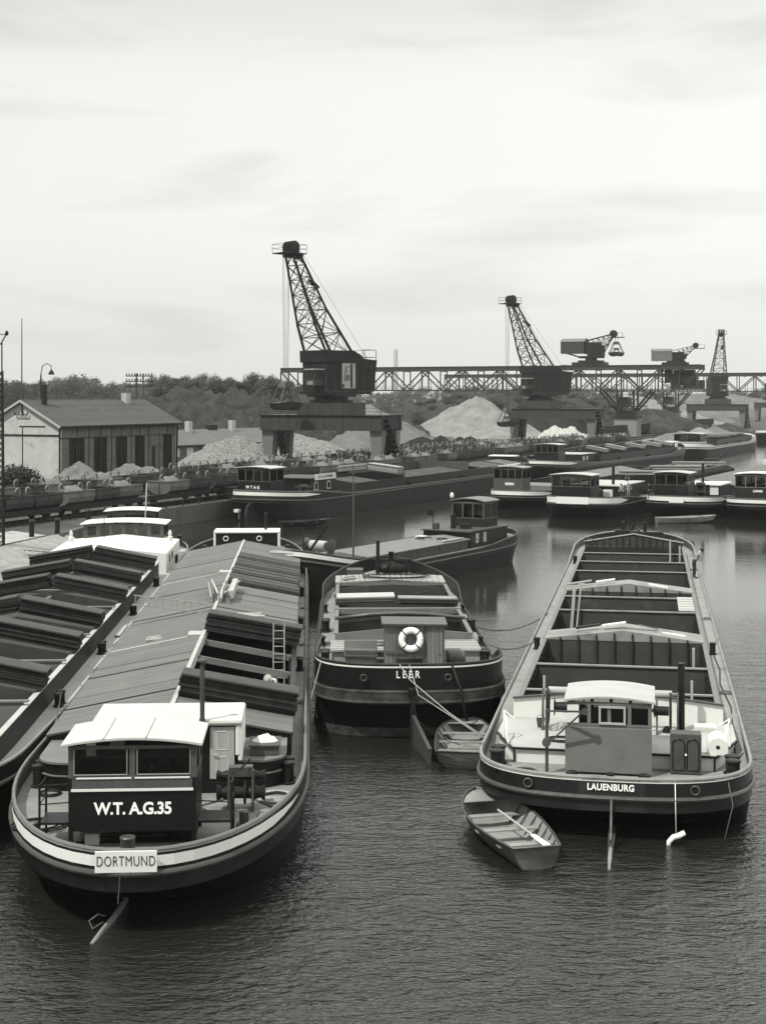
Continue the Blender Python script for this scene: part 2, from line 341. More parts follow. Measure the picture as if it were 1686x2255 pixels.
def coaming(parent, h, y0, y1, hw, cz, rz, th=.07, m=None, mtop=None, minn=None, floor=.06):
    b = B()
    for g in (-1, 1):
        xa, xb = sorted((g*hw, g*(hw+th)))
        n = 12
        for i in range(n):
            a, c = y0+(y1-y0)*i/n, y0+(y1-y0)*(i+1)/n; b.box(xa, xb, a, c, min(h.zdeck(a), h.zdeck(c))-.05, cz)
        b.box(min(xa, xb)-.05, max(xa, xb)+.06, y0, y1, cz, cz+.06)
    for ya, yb in ((y0-th, y0), (y1, y1+th)):
        b.ext([(-hw-th, ya, h.zd-.05), (hw+th, ya, h.zd-.05), (hw+th, ya, cz+.05), (0, ya, rz+.05), (-hw-th, ya, cz+.05)], (0, yb-ya, 0))
    o = b.make('coaming', m or dark, parent)
    w = B()
    for g in (-1, 1): w.box(*sorted((g*hw, g*(hw-.05))), y0, y1, floor, cz-.01)
    w.box(-hw+.05, hw-.05, y0, y0+.04, floor, cz-.02); w.box(-hw+.05, hw-.05, y1-.04, y1, floor, cz-.02)
    k = int((y1-y0)/.9)
    for i in range(k):
        y = y0+(y1-y0)*(i+.5)/k
        for g in (-1, 1): w.box(*sorted((g*(hw-.05), g*(hw-.15))), y-.03, y+.03, floor, cz-.05)
    w.make('hold_wall', minn or holdm, parent)
    B().box(-hw, hw, y0, y1, floor-.03, floor).make('hold_floor', holdm, parent)
    return o
def crossbeam(parent, y, hw, z, rz, depth=.35, w=.12, m=None):
    b = B(); b.ext([(-hw, y, z-depth), (hw, y, z-depth), (hw, y, z), (0, y, rz), (-hw, y, z)], (0, w, 0)); return b.make('cross_beam', m or midgrey, parent)
def bollards(parent, x, y, z, r=.13, h=.5, gap=.45, ax='y', n=2, cap=True):
    for i in range(n):
        o = (i-(n-1)/2)*gap; cx, cy = (x, y+o) if ax == 'y' else (x+o, y)
        b = B(); b.lathe([(r*1.35, 0), (r*1.35, .05), (r, .07), (r, h-.1), (r*1.18, h-.08), (r*1.18, h-.02), (r*.9, h)], (cx, cy, z), 12)
        b.make('bollard', iron, parent, smooth=True)
def coil(parent, x, y, z, r, turns=4, m=None, name='rope_coil', th=.022, sq=1.0):
    pts = []; n = int(turns*18)
    for i in range(n):
        a = i/18*2*pi; rr = r*(1-.05*(i/18))*(1+.08*sin(a*1.3+i*.05)); pts.append((x+rr*cos(a)*sq, y+rr*sin(a), z+.02+.012*(i/18)))
    b = B(); b.tube(pts, th, 5); return b.make(name, m or ropem, parent, smooth='all')
def winch(parent, x, y, z, w=1.0, h=.9):
    b = B()
    for g in (-1, 1): b.ext([(x+g*w*.3-.03, y-.3, z), (x+g*w*.3-.03, y+.3, z), (x+g*w*.3-.03, y+.12, z+h), (x+g*w*.3-.03, y-.12, z+h)], (.06, 0, 0))
    b.box(x-w*.3, x+w*.3, y-.16, y+.16, z+h-.16, z+h+.1)
    b.make('winch_frame', steel, parent, bevel=.01)
    for zz, r in ((z+h*.85, .11), (z+h*.42, .15)):
        d = B(); d.lathe([(r*.6, -w*.62), (r*1.5, -w*.6), (r*.9, -w*.48), (r*1.3, -w*.34), (r, -w*.28), (r, w*.28), (r*1.3, w*.34), (r*.9, w*.48), (r*1.5, w*.6), (r*.6, w*.62)], (x, y, zz), 14, 'x'); d.make('winch_drum', iron, parent, smooth=True)
    g = B(); g.lathe([(.3, -.03), (.3, .03)], (x+w*.1, y, z+h*.42), 20, 'x'); g.make('winch_gear', iron, parent)
    g = B(); g.bar((x, y-.4, z+h+.12), (x+.25, y-.1, z+h+.3), .04); g.make('crank', iron, parent)
def railing(parent, pts, z, h=.95, rows=(1, .5), m=None, r=.018, name='railing'):
    b = B()
    for x, y in pts: b.cyl((x, y, z), (x, y, z+h), r, n=5)
    for k in rows:
        for p, q in zip(pts, pts[1:]): b.cyl((p[0], p[1], z+h*k), (q[0], q[1], z+h*k), r*.8, n=5)
    return b.make(name, m or iron, parent)
def roof(parent, x0, x1, y0, y1, z, arch=.15, th=.07, m=None, name='roof', seams=0, ax='x'):
    b = B(); n = 10; P = []
    for i in range(n+1):
        x = x0+(x1-x0)*i/n; P.append((x, z+arch*(1-(2*i/n-1)**2)))
    poly = [(x, y0, zz+th) for x, zz in P]+[(x, y0, zz) for x, zz in reversed(P)]
    b.ext(poly, (0, y1-y0, 0))
    for k in range(seams):
        i = int((k+1)*n/(seams+1)); b.box(P[i][0]-.02, P[i][0]+.02, y0-.015, y1, P[i][1]+th-.01, P[i][1]+th+.035)
    return b.make(name, m or white, parent, bevel=.012)
def house(parent, x0, x1, y0, y1, z0, z1, wz, wt=None, nf=2, ns=2, mlow=None, mup=None, mroof=None, arch=.15, over=.12, post=.1, name='wheelhouse', seams=0, pane=None, ft=.05, zlow=None, back=None):
    """hollow wheelhouse: lower panels, posts, header, glass in every opening, roof"""
    mlow = mlow or black; mup = mup or wood; pane = pane or glass; wt = wt or z1-.15
    b = B(); zl = z0 if zlow is None else zlow
    for a in ((x0, x1, y0, y0+ft), (x0, x1, y1-ft, y1), (x0, x0+ft, y0+ft, y1-ft), (x1-ft, x1, y0+ft, y1-ft)): b.box(*a, zl, wz)
    W = b.make(name, mlow, parent)
    u = B()
    e = .008
    for a in ((x0-e, x1+e, y0-e, y0+ft), (x0-e, x1+e, y1-ft, y1+e), (x0-e, x0+ft, y0+ft, y1-ft), (x1-ft, x1+e, y0+ft, y1-ft)):
        u.box(*a, wt, z1); u.box(*a, wz, wz+.07)
    for i in range(nf+1):
        x = x0+(x1-x0-post)*i/nf
        for ya, yb in ((y0-e, y0+ft), (y1-ft, y1+e)): u.box(x, x+post, ya, yb, wz+.07, wt)
    for i in range(1, ns):
        y = y0+(y1-y0)*i/ns
        for xa, xb in ((x0-e, x0+ft), (x1-ft, x1+e)): u.box(xa, xb, y-post/2, y+post/2, wz+.07, wt)
    u.make('window_frame', mup, W)
    for i in range(nf):
        xa = x0+(x1-x0-post)*i/nf+post; xb = x0+(x1-x0-post)*(i+1)/nf
        for y in (y0+ft*.5, y1-ft*.5): B().box(xa, xb, y-.004, y+.004, wz+.07, wt).make('window_pane', pane, W)
    for i in range(ns):
        ya, yb = y0+(y1-y0)*i/ns+post/2, y0+(y1-y0)*(i+1)/ns-post/2
        for x in (x0+ft*.5, x1-ft*.5): B().box(x-.004, x+.004, ya, yb, wz+.07, wt).make('window_pane', pane, W)
    roof(W, x0-over, x1+over, y0-over, y1+over, z1, arch, m=mroof or white, seams=seams)
    return W
def boardstack(label, root, x0, x1, y, yw, z0, z1, nlay=8, lean=.0, group='stacks of hatch boards on the open barges', th=None, m=None, mt=None):
    """pile of hatch boards spanning from x0 (height z0) to x1 (height z1) in the frame of a boat"""
    M = root.matrix_world if False else Matrix.Translation(root.location) @ Matrix.Rotation(root.rotation_euler.z, 4, 'Z')
    xm = (x0+x1)/2; zm = (z0+z1)/2; ang = math.atan2(z1-z0, x1-x0); ln = math.hypot(x1-x0, z1-z0)
    loc = M @ Vector((xm, y, zm))
    t = thing('board_stack', label, 'board stack', loc, root.rotation_euler.z, group)
    th = th or .085
    for k in range(nlay):
        ox, oy = random.uniform(-.05, .05), random.uniform(-.07, .07)+lean*k
        b = B(Matrix.Rotation(-ang, 4, 'Y')); b.box(-ln/2+ox, ln/2+ox, -yw/2+oy, yw/2+oy, k*th+.004, (k+1)*th-.012)
        b.box(-ln/2+ox-.015, -ln/2+ox+.02, -yw/2+oy-.01, yw/2+oy+.01, k*th+.008, (k+1)*th-.016)
        b.make('board', (mt or boardtop) if k == nlay-1 else (m or board), t, bevel=.01)
    return t
def frame_of(ox, oy, th): return Matrix.Translation((ox, oy, 0)) @ Matrix.Rotation(-th, 4, 'Z')
# ---------------------------------------------------------------- the setting: water, banks, quay
QA = .41; QD = Vector((sin(QA), cos(QA), 0)); QN = Vector((cos(QA), -sin(QA), 0))      # quay runs along QD, water lies to +QN
def st(s, t, z=0): return QN*s+QD*t+Vector((0, 0, z))
o = B().grid(1, 1, lambda u, v: (-1500+3500*u, -60+2600*v, 0)).make('water', water); tag(o, kind='structure')
QS = -74.0
def land(name, poly, z, m, kind='structure'):
    b = B(); b.ext([(x, y, z) for x, y in poly], (0, 0, -4)); return tag(b.make(name, m), kind=kind)
qf = st(QS, 900); q0 = st(QS, 114.5)
land('ground', [(q0.x-.6, q0.y), (qf.x-.6, qf.y), (1400, 2200), (1400, 2480), (-1500, 2480), (-1500, -60), (-60, -60), (-33, 62), (-27.4, 104), (-25.6, 112.5)], 1.7, dirtg)
b = B(); A, Bq = st(QS, 114.8), st(QS, 300)
for i in range(24):
    p, q = st(QS, 114.8+i*20.0), st(QS, 114.8+(i+1)*20.0-.04)
    b.ext([tuple(p), tuple(q), tuple(q-QN*.62), tuple(p-QN*.62)], (0, 0, 1.78)); 
tag(b.make('quay_wall', concrete, bevel=.03), 'long stained concrete quay wall beside the wagons', 'quay wall')
b = B(); p = st(QS-.62, 114.8)
b.ext([(p.x, p.y, 0), (p.x+.6, p.y-.2, 0), (-24.9, 113.2, 0), (-25.6, 113.4, 0)], (0, 0, 1.8)); tag(b.make('return_wall', concrete), 'short dark return wall between revetment and quay', 'wall')
def revet(u, v):
    y = 60+54*u; xt = -33+(y-62)*.137 if y < 104 else -27.4+(y-104)*.21
    x = xt+v*6.2; z = 1.72*(1-v)-.25*v
    if 0 < v < 1: z += .22*noise.noise(Vector((x*.9, y*.9, 0)))
    return (x, y, z)
tag(B().grid(60, 14, revet).make('revetment', stone, smooth='all'), 'sloped stone revetment with rough face behind the cropped barge', 'embankment')
b = B(); b.ext([(-34, 62, 1.72), (-27.9, 104, 1.72), (-26, 112.3, 1.72), (-29.5, 116, 1.72), (-34, 100, 1.72), (-42, 62, 1.72)], (0, 0, .02)); tag(b.make('quay_path', pathm), kind='structure')
b = B()
for k in range(6): b.box(-.35, .35, k*.5, k*.5+.12, 0, .06)
for g in (-.4, .4): b.box(g-.05, g+.05, -.1, 3.0, 0, .09)
o = tag(b.make('bank_ladder', woodl), 'short pale ladder lying on the sloped stone bank', 'ladder'); o.location = (-25.3, 103.3, 1.35); o.rotation_euler = (R(-8), R(18), R(-62))
# low railing on top of the quay wall (post and pipe)
b = B()
for i in range(14):
    p = st(QS-.25, 116+i*3.0, 1.78); b.box(p.x-.07, p.x+.07, p.y-.07, p.y+.07, 1.78, 2.45)
b.make; r = b.bar(tuple(st(QS-.25, 116, 2.4)), tuple(st(QS-.25, 155, 2.4)), .12); tag(b.make('quay_railing', bridm), 'low steel barrier along the top of the quay wall', 'railing')
# rails
for s0 in (-77.2, -85.2, -89.6):
    b = B()
    for g in (-.72, .72): b.bar(tuple(st(s0+g, 90, 1.83)), tuple(st(s0+g, 420, 1.83)), .07, .16)
    lab = {-77.2: 'front railway track nearest the quay edge', -85.2: 'second railway track behind the front row of buckets', -89.6: 'third railway track under the cranes'}[s0]
    for i in range(150): b.bar(tuple(st(s0-1.25, 92+i*1.1, 1.73)), tuple(st(s0+1.25, 92+i*1.1, 1.73)), .22, .07)
    tag(b.make('railway_track', iron), lab, 'railway track')
# ---------------------------------------------------------------- front left barge, W.T.A.G. 35
def shipframe(ox, oy, th): return frame_of(ox, oy, th)
def porthole(parent, x, y, z, r=.1, m=None, rz=0, ax='y', n=18):
    b = B(); 
    c = (x, y, z)
    ring = [(x+r*cos(2*pi*i/n), y, z+r*sin(2*pi*i/n)) for i in range(n+1)]
    b.tube(ring, r*.22, 6, False); o = b.make('porthole', m or steel, parent, smooth='all')
    d = B(); d.ext([(x+r*.9*cos(2*pi*i/n), y+.004, z+r*.9*sin(2*pi*i/n)) for i in range(n)], (0, .012, 0)); d.make('porthole_glass', darkglass, o)
    return o
def ladder(name, label, cat, M, ln, wd=.36, m=None, parent=None, group=None):
    b = B(M)
    for g in (-1, 1): b.bar((g*wd/2, 0, 0), (g*wd/2, 0, ln), .05)
    for i in range(int(ln/.3)): b.bar((-wd/2, 0, .2+i*.3), (wd/2, 0, .2+i*.3), .035)
    o = b.make(name, m or woodl, parent)
    return tag(o, label, cat, group) if label else o
W_O = (-5.8, 33.5, -.052); WM = frame_of(*W_O)
wt = thing('motor_barge', 'large black barge with white roofed wheelhouse lettered W.T.A.G.35, planked hatch covers', 'barge', (W_O[0], W_O[1], 0), -W_O[2], 'cargo barges in the harbour')
h = Hull(66, 8.05, 1.55, .45, ls=8.6, lb=8, es=2.1, eb=2.3, sh=(0, 8, 1.0, 12), ds=2.6)
h.shell(wt, rubdrop=.17, mgun=midgrey); h.stripe(wt, 6.2, .12, .37); h.deck(wt, (9.6, 60, 3.55), deckm)
h.stripe(wt, 60, .0, .06, gunw, 'gunwale_edge', 60)
b = B(); b.box(-.82, .6, -.07, -.03, 1.53, 2.03); b.make('name_plate', white, wt, bevel=.01)
text('DORTMUND', .34, 'lettering', ink, wt, facing(-.11, -.078, 1.79), .004, -.004, .66, 1.08)
W = house(wt, -1.69, 1.37, 1.6, 3.5, 2.0, 4.06, 3.28, 3.98, 2, 2, black, wood, roofw, arch=.16, over=.16, post=.14, seams=2)
b = B()
for x in (-1.69, 1.27):
    for y in (1.6, 3.38): b.box(x, x+.1, y+.003, y+.12, 1.53, 2.02)
b.box(-1.6, 1.3, 2.1, 3.3, 1.56, 1.62); b.make('support_post', black, W)
b = B(); b.box(-1.62, 1.30, 1.55, 1.585, 2.97, 3.03)
for xa in (-1.5, -.1): b.box(xa, xa+1.32, 1.55, 1.588, 3.27, 3.30)
b.make('white_trim', white, W)
for x0 in (-1.56, -.05):
    for a_ in ((x0, x0+1.28, 3.36, 3.375), (x0, x0+.015, 3.375, 3.97), (x0+1.265, x0+1.28, 3.375, 3.97)): B().box(a_[0], a_[1], 1.57, 1.59, a_[2], a_[3]).make('window_bead', palegrey, W)
b = B(); b.box(-1.6, 1.28, 1.57, 1.588, 3.04, 3.262); b.make('wood_panel', wood, W)
text('W.T. A.G.35', .40, 'lettering', lett, W, facing(-.14, 1.588, 2.53), .004, .012, .92, .97)
b = B(); b.tube([(.15+.75*cos(a*2*pi/28), 2.6, 3.15+.75*sin(a*2*pi/28)) for a in range(29)], .025, 6, False); b.tube([(.15+.5*cos(a*2*pi/28), 2.6, 3.15+.5*sin(a*2*pi/28)) for a in range(29)], .018, 6, False)
for k in range(8): b.cyl((.15, 2.6, 3.15), (.15+.9*cos(k*pi/4), 2.6, 3.15+.9*sin(k*pi/4)), .018, n=5)
b.cyl((.15, 2.6, 3.15), (.15, 3.3, 3.15), .05); b.make('steering_wheel', wood, W)
b = B(); b.box(-.9, -.55, 3.1, 3.3, 3.7, 3.95); b.make('chart', white2, W)
for g, x0, x1 in ((-1, -2.45, -1.7), (1, 1.38, 2.2)):
    b = B(); xe = x0 if g < 0 else x1
    b.box(x0, x1, 2.0, 2.9, 2.05, 2.11); b.cyl((xe, 2.0, 1.5), (xe, 2.0, 3.05), .03); b.cyl((xe, 2.9, 1.5), (xe, 2.9, 3.05), .03)
    for z in (2.55, 3.0): b.cyl((xe, 2.0, z), (xe, 2.9, z), .015); b.cyl((xe, 2.0, z), (x1 if g < 0 else x0, 2.0, z+.05), .015)
    b.make('side_platform', iron, wt)
b = B(); b.lathe([(.2, 0), (.175, .03), (.175, .42), (.19, .44), (.19, .47), (.17, .49)], (-.2, 1.0, 1.56), 18); b.make('stern_bollard', steel, wt, smooth=True)
b = B(); b.ext([(-.75, .55, 1.553), (.35, .55, 1.553), (.05, 1.4, 1.553), (-.45, 1.4, 1.553)], (0, 0, .03)); b.make('bollard_plate', midgrey, wt)
for x, y in ((-2.7, 2.6), (2.45, 3.3)):
    b = B(); b.lathe([(.2, 0), (.2, .09), (.12, .1), (.12, .38), (.1, .4)], (x, y, 1.56), 14); b.make('small_bollard', steel, wt, smooth=True)
for x in (-3.45, 3.5): bollards(wt, x, 7.7, 1.55, .17, .62, .55)
for y in (24.4, 46, 35): bollards(wt, 3.76, y, 1.55, .12, .5, .4)
for y in (12, 22, 32, 43, 54): bollards(wt, -3.76, y, 1.55, .12, .42, .4)
winch(wt, 2.3, 4.9, 1.55, 1.05, 1.05)
coil(wt, 3.2, 5.9, 1.56, .55, 7, ropel); coil(wt, -2.75, 3.6, 1.56, .6, 4, iron, sq=1.2); coil(wt, -3.0, 6.6, 1.56, .3, 3, iron)
b = B(); b.tube([(1.5, 4.4, 1.6), (1.2, 5.2, 1.57), (1.7, 5.7, 1.58), (2.3, 6.2, 1.57), (3.0, 5.2, 1.58), (3.3, 4.7, 1.6)], .03, 5); b.make('mooring_rope', ropem, wt, smooth='all')
b = B(); b.box(-1.35, -1.0, 1.9, 2.3, 1.56, 1.85); b.make('equipment_box', palegrey, wt, bevel=.02)
b = B(); b.lathe([(.06, -.9), (.06, .9)], (-.3, 2.1, 1.75), 8, 'x'); b.make('steering_shaft', iron, wt)
# cabin behind the wheelhouse, trunk, skylight, funnel
C = B().box(-1.75, 2.15, 6.5, 8.6, 1.5, 3.42).make('cabin', black, wt, bevel=.04)
b = B(); b.box(-1.85, 2.28, 6.35, 8.7, 3.42, 3.6); b.make('cabin_roof', roofw, C, bevel=.08)
b = B(); b.box(2.15, 2.26, 6.42, 8.6, 2.45, 3.45); b.box(2.08, 2.2, 6.40, 6.5, 2.6, 3.45); b.make('white_corner', white, C, bevel=.03)
b = B(); b.box(1.38, 2.05, 6.44, 6.5, 1.95, 3.38); b.make('cabin_door', doorw, C, bevel=.01)
b = B()
for z in (2.05, 2.75):
    for x0, x1, z0, z1 in ((1.55, 1.88, z, z+.02), (1.55, 1.88, z+.5, z+.52), (1.55, 1.57, z, z+.52), (1.86, 1.88, z, z+.52)): b.box(x0, x1, 6.43, 6.446, z0, z1)
b.make('door_panel', white2, C)
b = B(); b.cyl((1.47, 6.4, 2.62), (1.58, 6.4, 2.62), .02); b.make('door_handle', palegrey, C)
b = B(); b.lathe([(.065, 0), (.065, 1.6), (.14, 1.62), (.14, 1.66), (.05, 1.72)], (1.18, 6.3, 3.6), 12); b.lathe([(.08, -.3), (.08, .06)], (1.18, 6.3, 3.6), 12); b.make('funnel', [darkgrey], C, smooth=True)
def roundrect(x0, x1, y0, y1, r, n=6):
    p = []
    for cx, cy, a0 in ((x0+r, y0+r, pi), (x1-r, y0+r, 1.5*pi)):
        for i in range(n+1): a = a0+i/n*pi/2; p.append((cx+r*cos(a), cy+r*sin(a)))
    return p+[(x1, y1), (x0, y1)]
b = B(); b.ext([(x, y, 1.5) for x, y in roundrect(-3.4, 3.4, 6.9, 9.6, .8)], (0, 0, .8)); T = b.make('cabin_trunk', black, wt)
b = B(); b.ext([(x, y, 2.3) for x, y in roundrect(-3.46, 3.46, 6.83, 9.6, .8)], (0, 0, .06)); b.ext([(x, y, 1.95) for x, y in roundrect(-3.44, 3.44, 6.86, 9.6, .8)], (0, 0, .035)); b.make('trunk_trim', midgrey, T)
S = B().box(2.45, 3.25, 7.3, 8.3, 2.36, 2.62).make('skylight', wood, T, bevel=.03)
b = B(); b.box(2.4, 3.3, 7.25, 8.35, 2.62, 2.67); b.make('skylight_lid', darkgrey, S)
rnd = random.Random(3)
def heap(name, parent, x, y, z, rx, ry, hz, m, seed=0):
    b = B(); b.grid(14, 8, lambda u, v: (x+rx*v*cos(2*pi*u)*(1+.25*noise.noise(Vector((cos(2*pi*u)*2, sin(2*pi*u)*2, seed)))), y+ry*v*sin(2*pi*u)*(1+.2*noise.noise(Vector((seed, cos(2*pi*u)*2, sin(2*pi*u)*2)))), z+hz*(1-v**2)*(1+.6*noise.noise(Vector((u*6, v*5, seed))))))
    return b.make(name, m, parent, smooth='all')
tag(heap('cloth_bundle', None, *(WM @ Vector((2.85, 7.85, 2.67))), .38, .3, .16, cloth, 4), 'pale cloth bundle on the skylight right of the white cabin', 'cloth')
# rudder
b = B()
RP = [(-.42, 2.6, .07), (-.47, 1.9, .1), (-.57, 1.1, .09), (-.72, .4, .05), (-.86, -.3, -.02)]
for p, q in zip(RP, RP[1:]): b.hexa([(p[0]-.05, p[1], -.7), (p[0]+.05, p[1], -.7), (q[0]+.05, q[1], -.7), (q[0]-.05, q[1], -.7), (p[0]-.05, p[1], p[2]), (p[0]+.05, p[1], p[2]), (q[0]+.05, q[1], q[2]), (q[0]-.05, q[1], q[2])])
b.tube(RP, .05, 8); b.make('rudder', gunw, wt)
b = B(); b.tube([(-.28, 0, 2.0), (-.25, -.06, 1.4), (-.3, 0, .8), (-.5, 1.6, .25)], .012, 5); b.tube([(-.7, .8, .24), (-.85, .7, .32), (-1.05, .6, .2), (-.95, .5, .05), (-.75, .8, .1)], .02, 5); b.make('rudder_line', ropem, wt)
# hatch: coaming, hold, covers
coaming(wt, h, 9.6, 60, 3.5, 2.4, 3.05, m=dark)
ZE, ZR = 2.47, 3.15
def covers(parent, y0, y1, g, hw=3.62, ze=ZE, zr=ZR, m=None, gap=.035, th=.06, xr=.0):
    b = B(); n = max(1, round((y1-y0)/5)); l = (y1-y0)/n
    for i in range(n):
        a, c = y0+i*l+gap, y0+(i+1)*l-gap; dz = random.uniform(-.006, .012)
        p = [(xr, a, zr+dz), (g*hw, a, ze+dz), (g*hw, c, ze+dz), (xr, c, zr+dz)]
        if g < 0: p = p[::-1]
        b.hexa([(x, y, z) for x, y, z in p]+[(x, y, z+th) for x, y, z in p])
    return b.make('hatch_cover', m or cover, parent)
covers(wt, 9.4, 60.2, -1); covers(wt, 9.4, 12.4, 1); covers(wt, 25.2, 38.6, 1); covers(wt, 52.4, 60.2, 1)
b = B()
b.box(-.09, .09, 9.4, 60.2, ZR-.2, ZR-.003); b.box(-.07, .07, 9.4, 60.2, ZR+.062, ZR+.10); b.make('ridge_beam', palegrey, wt)
b = B()
for y in (23.1, 43.2): b.ext([(-3.6, y, ZE+.063), (-.08, y, ZR+.063), (-.08, y+.16, ZR+.063), (-3.6, y+.16, ZE+.063)], (0, 0, .02)); b.box(-.6, -.09, y, y+.9, ZR-.02, ZR+.07)
b.make('pale_cover_strip', palegrey, wt)
b = B()
for g, y in ((-1, 12.7), (-1, 17.8), (-1, 30.6), (-1, 38), (-1, 50), (1, 30.6), (1, 36)):
    b = B(); b.ext([(g*3.64, y, ZE+.063), (g*.08, y, ZR+.063), (g*.08, y+.06, ZR+.063), (g*3.64, y+.06, ZE+.063)], (0, 0, .02)); b.make('cover_batten', iron, wt)
for y in (16.3, 19.3, 22.8):
    b = B(); b.ext([(0, y, ZR-.28), (3.5, y, ZE-.3), (3.5, y, ZE-.06), (0, y, ZR-.06)], (0, .1, 0)); b.make('hatch_rafter', midgrey, wt)
GS = 'stacks of hatch boards on the open barges'
boardstack('lower stack of dark hatch boards just beyond the black funnel', wt, .05, 3.66, 12.0, 1.0, 3.2, 2.54, 9)
boardstack('dark hatch board stack at the far edge of the hatch with the ladder', wt, .0, 3.7, 24.6, 1.0, 3.2, 2.54, 9)
sl_ = thing('board_row', 'row of lifted hatch boards like slats near the barge bow', 'board stack', WM @ Vector((0, 39, 0)), -W_O[2])
for i in range(12):
    y = .2+i*1.12; b = B(); d = .32 if i % 2 else .4; a = random.uniform(-.06, .06)
    b.hexa([(.1+a, y, ZR+.0), (3.62+a, y, ZE+.0), (3.62+a, y+.62, ZE+.02), (.1+a, y+.62, ZR+.02), (.1+a, y+.03, ZR+.17), (3.62+a, y+.03, ZE+.17), (3.62+a, y+.65, ZE+.19), (.1+a, y+.65, ZR+.19)]); b.make('board', boardtop if i % 3 else board, sl_)
b = B(); b.box(.1, 3.5, 39, 52.4, 2.0, 2.05); b.make('hold_floor', holdm, wt)
# bow house with two portholes
D = B(); D.box(-1.9, 2.2, 60.6, 62.6, 2.0, 3.62); D = D.make('bow_cabin', black, wt, bevel=.05)
b = B(); b.box(-1.98, 2.28, 60.5, 62.7, 3.62, 3.76); b.box(-1.98, -1.84, 60.52, 62.6, 2.5, 3.62); b.box(2.14, 2.28, 60.52, 62.6, 2.5, 3.62); b.make('bow_cabin_roof', white, D, bevel=.05)
for x in (-1.2, .95): porthole(D, x, 60.58, 3.28, .15, white)
b = B(); b.lathe([(.09, 0), (.09, 1.0), (.13, 1.02), (.13, 1.1)], (1.35, 61.5, 3.76), 10); b.make('bow_funnel', iron, D)
for x in (-2.6, 2.75): bollards(wt, x, 61.2, 2.2, .14, .6, .5)
b = B(); b.bar((3.3, 64.5, 2.4), (4.4, 65, 2.5), .1); b.bar((4.4, 65.4, 2.6), (4.5, 64.6, 2.4), .25, .06); b.make('anchor', iron, wt)
# loose gear on the hatch
M = WM @ Matrix.Translation((-.2, 29.8, 3.24)) @ Matrix.Rotation(R(-82), 4, 'Y') @ Matrix.Rotation(R(6), 4, 'X')
ladder('wooden_ladder', 'wooden ladder lying across the planked hatch left of the ridge', 'ladder', M, 3.3, .4, woodl, group='wooden ladders')
M = WM @ Matrix.Translation((2.95, 22.5, .5)) @ Matrix.Rotation(R(-8), 4, 'X')
ladder('wooden_ladder', 'ladder standing in the open hold where a man bends down', 'ladder', M, 3.2, .42, woodl, group='wooden ladders')
t = thing('pole_bundle', 'untidy bundle of pale poles and timber on the hatch ridge', 'timber', WM @ Vector((.15, 32.5, 3.24)), -W_O[2])
for k in range(9):
    b = B(); a = random.uniform(-.12, .12); x = random.uniform(-.5, .3); b.bar((x, -.2+random.uniform(-.5, .5), .03+.05*k), (x+a*6, 4.2+random.uniform(-.6, .9), .05+.04*k), .08, .06); b.make('pole', [palegrey, woodl, steel][k % 3], t)
b = B(); b.box(.3, .55, .2, 4.6, .02, .4); b.make('timber_beam', palegrey, t, bevel=.02)
def logp(label, root, x, y, z, dx, dy, r=.08, m=None):
    M = frame_of(root.location.x, root.location.y, -root.rotation_euler.z); b = B()
    b.tube([(0, 0, r), (dx/2, dy/2, r*1.1), (dx, dy, r)], [r*.8, r, r*.7], 7); b.tube([(dx*.1, dy*.1, r*2.1), (dx*.9, dy*.9+.12, r*2.2)], r*.5, 6)
    o = b.make('timber_piece', m or palegrey, None, smooth=True); o.matrix_world = M @ Matrix.Translation((x, y, z)); return tag(o, label, 'timber')
logp('short pale stick lying on the planks left of the open hatch', wt, -2.3, 24.0, 2.78, .6, .3)
logp('pale pole bundle lying on the covered right half of the hatch', wt, .95, 28.6, 3.04, 1.3, -.3)
logp('pale broken board near the bow cabin', wt, 1.8, 55.2, 2.88, 1.4, -.8)
logp('hook pole lying beyond the white cabin roof', wt, 1.1, 10.4, 3.04, 1.0, -.2, .05, iron)
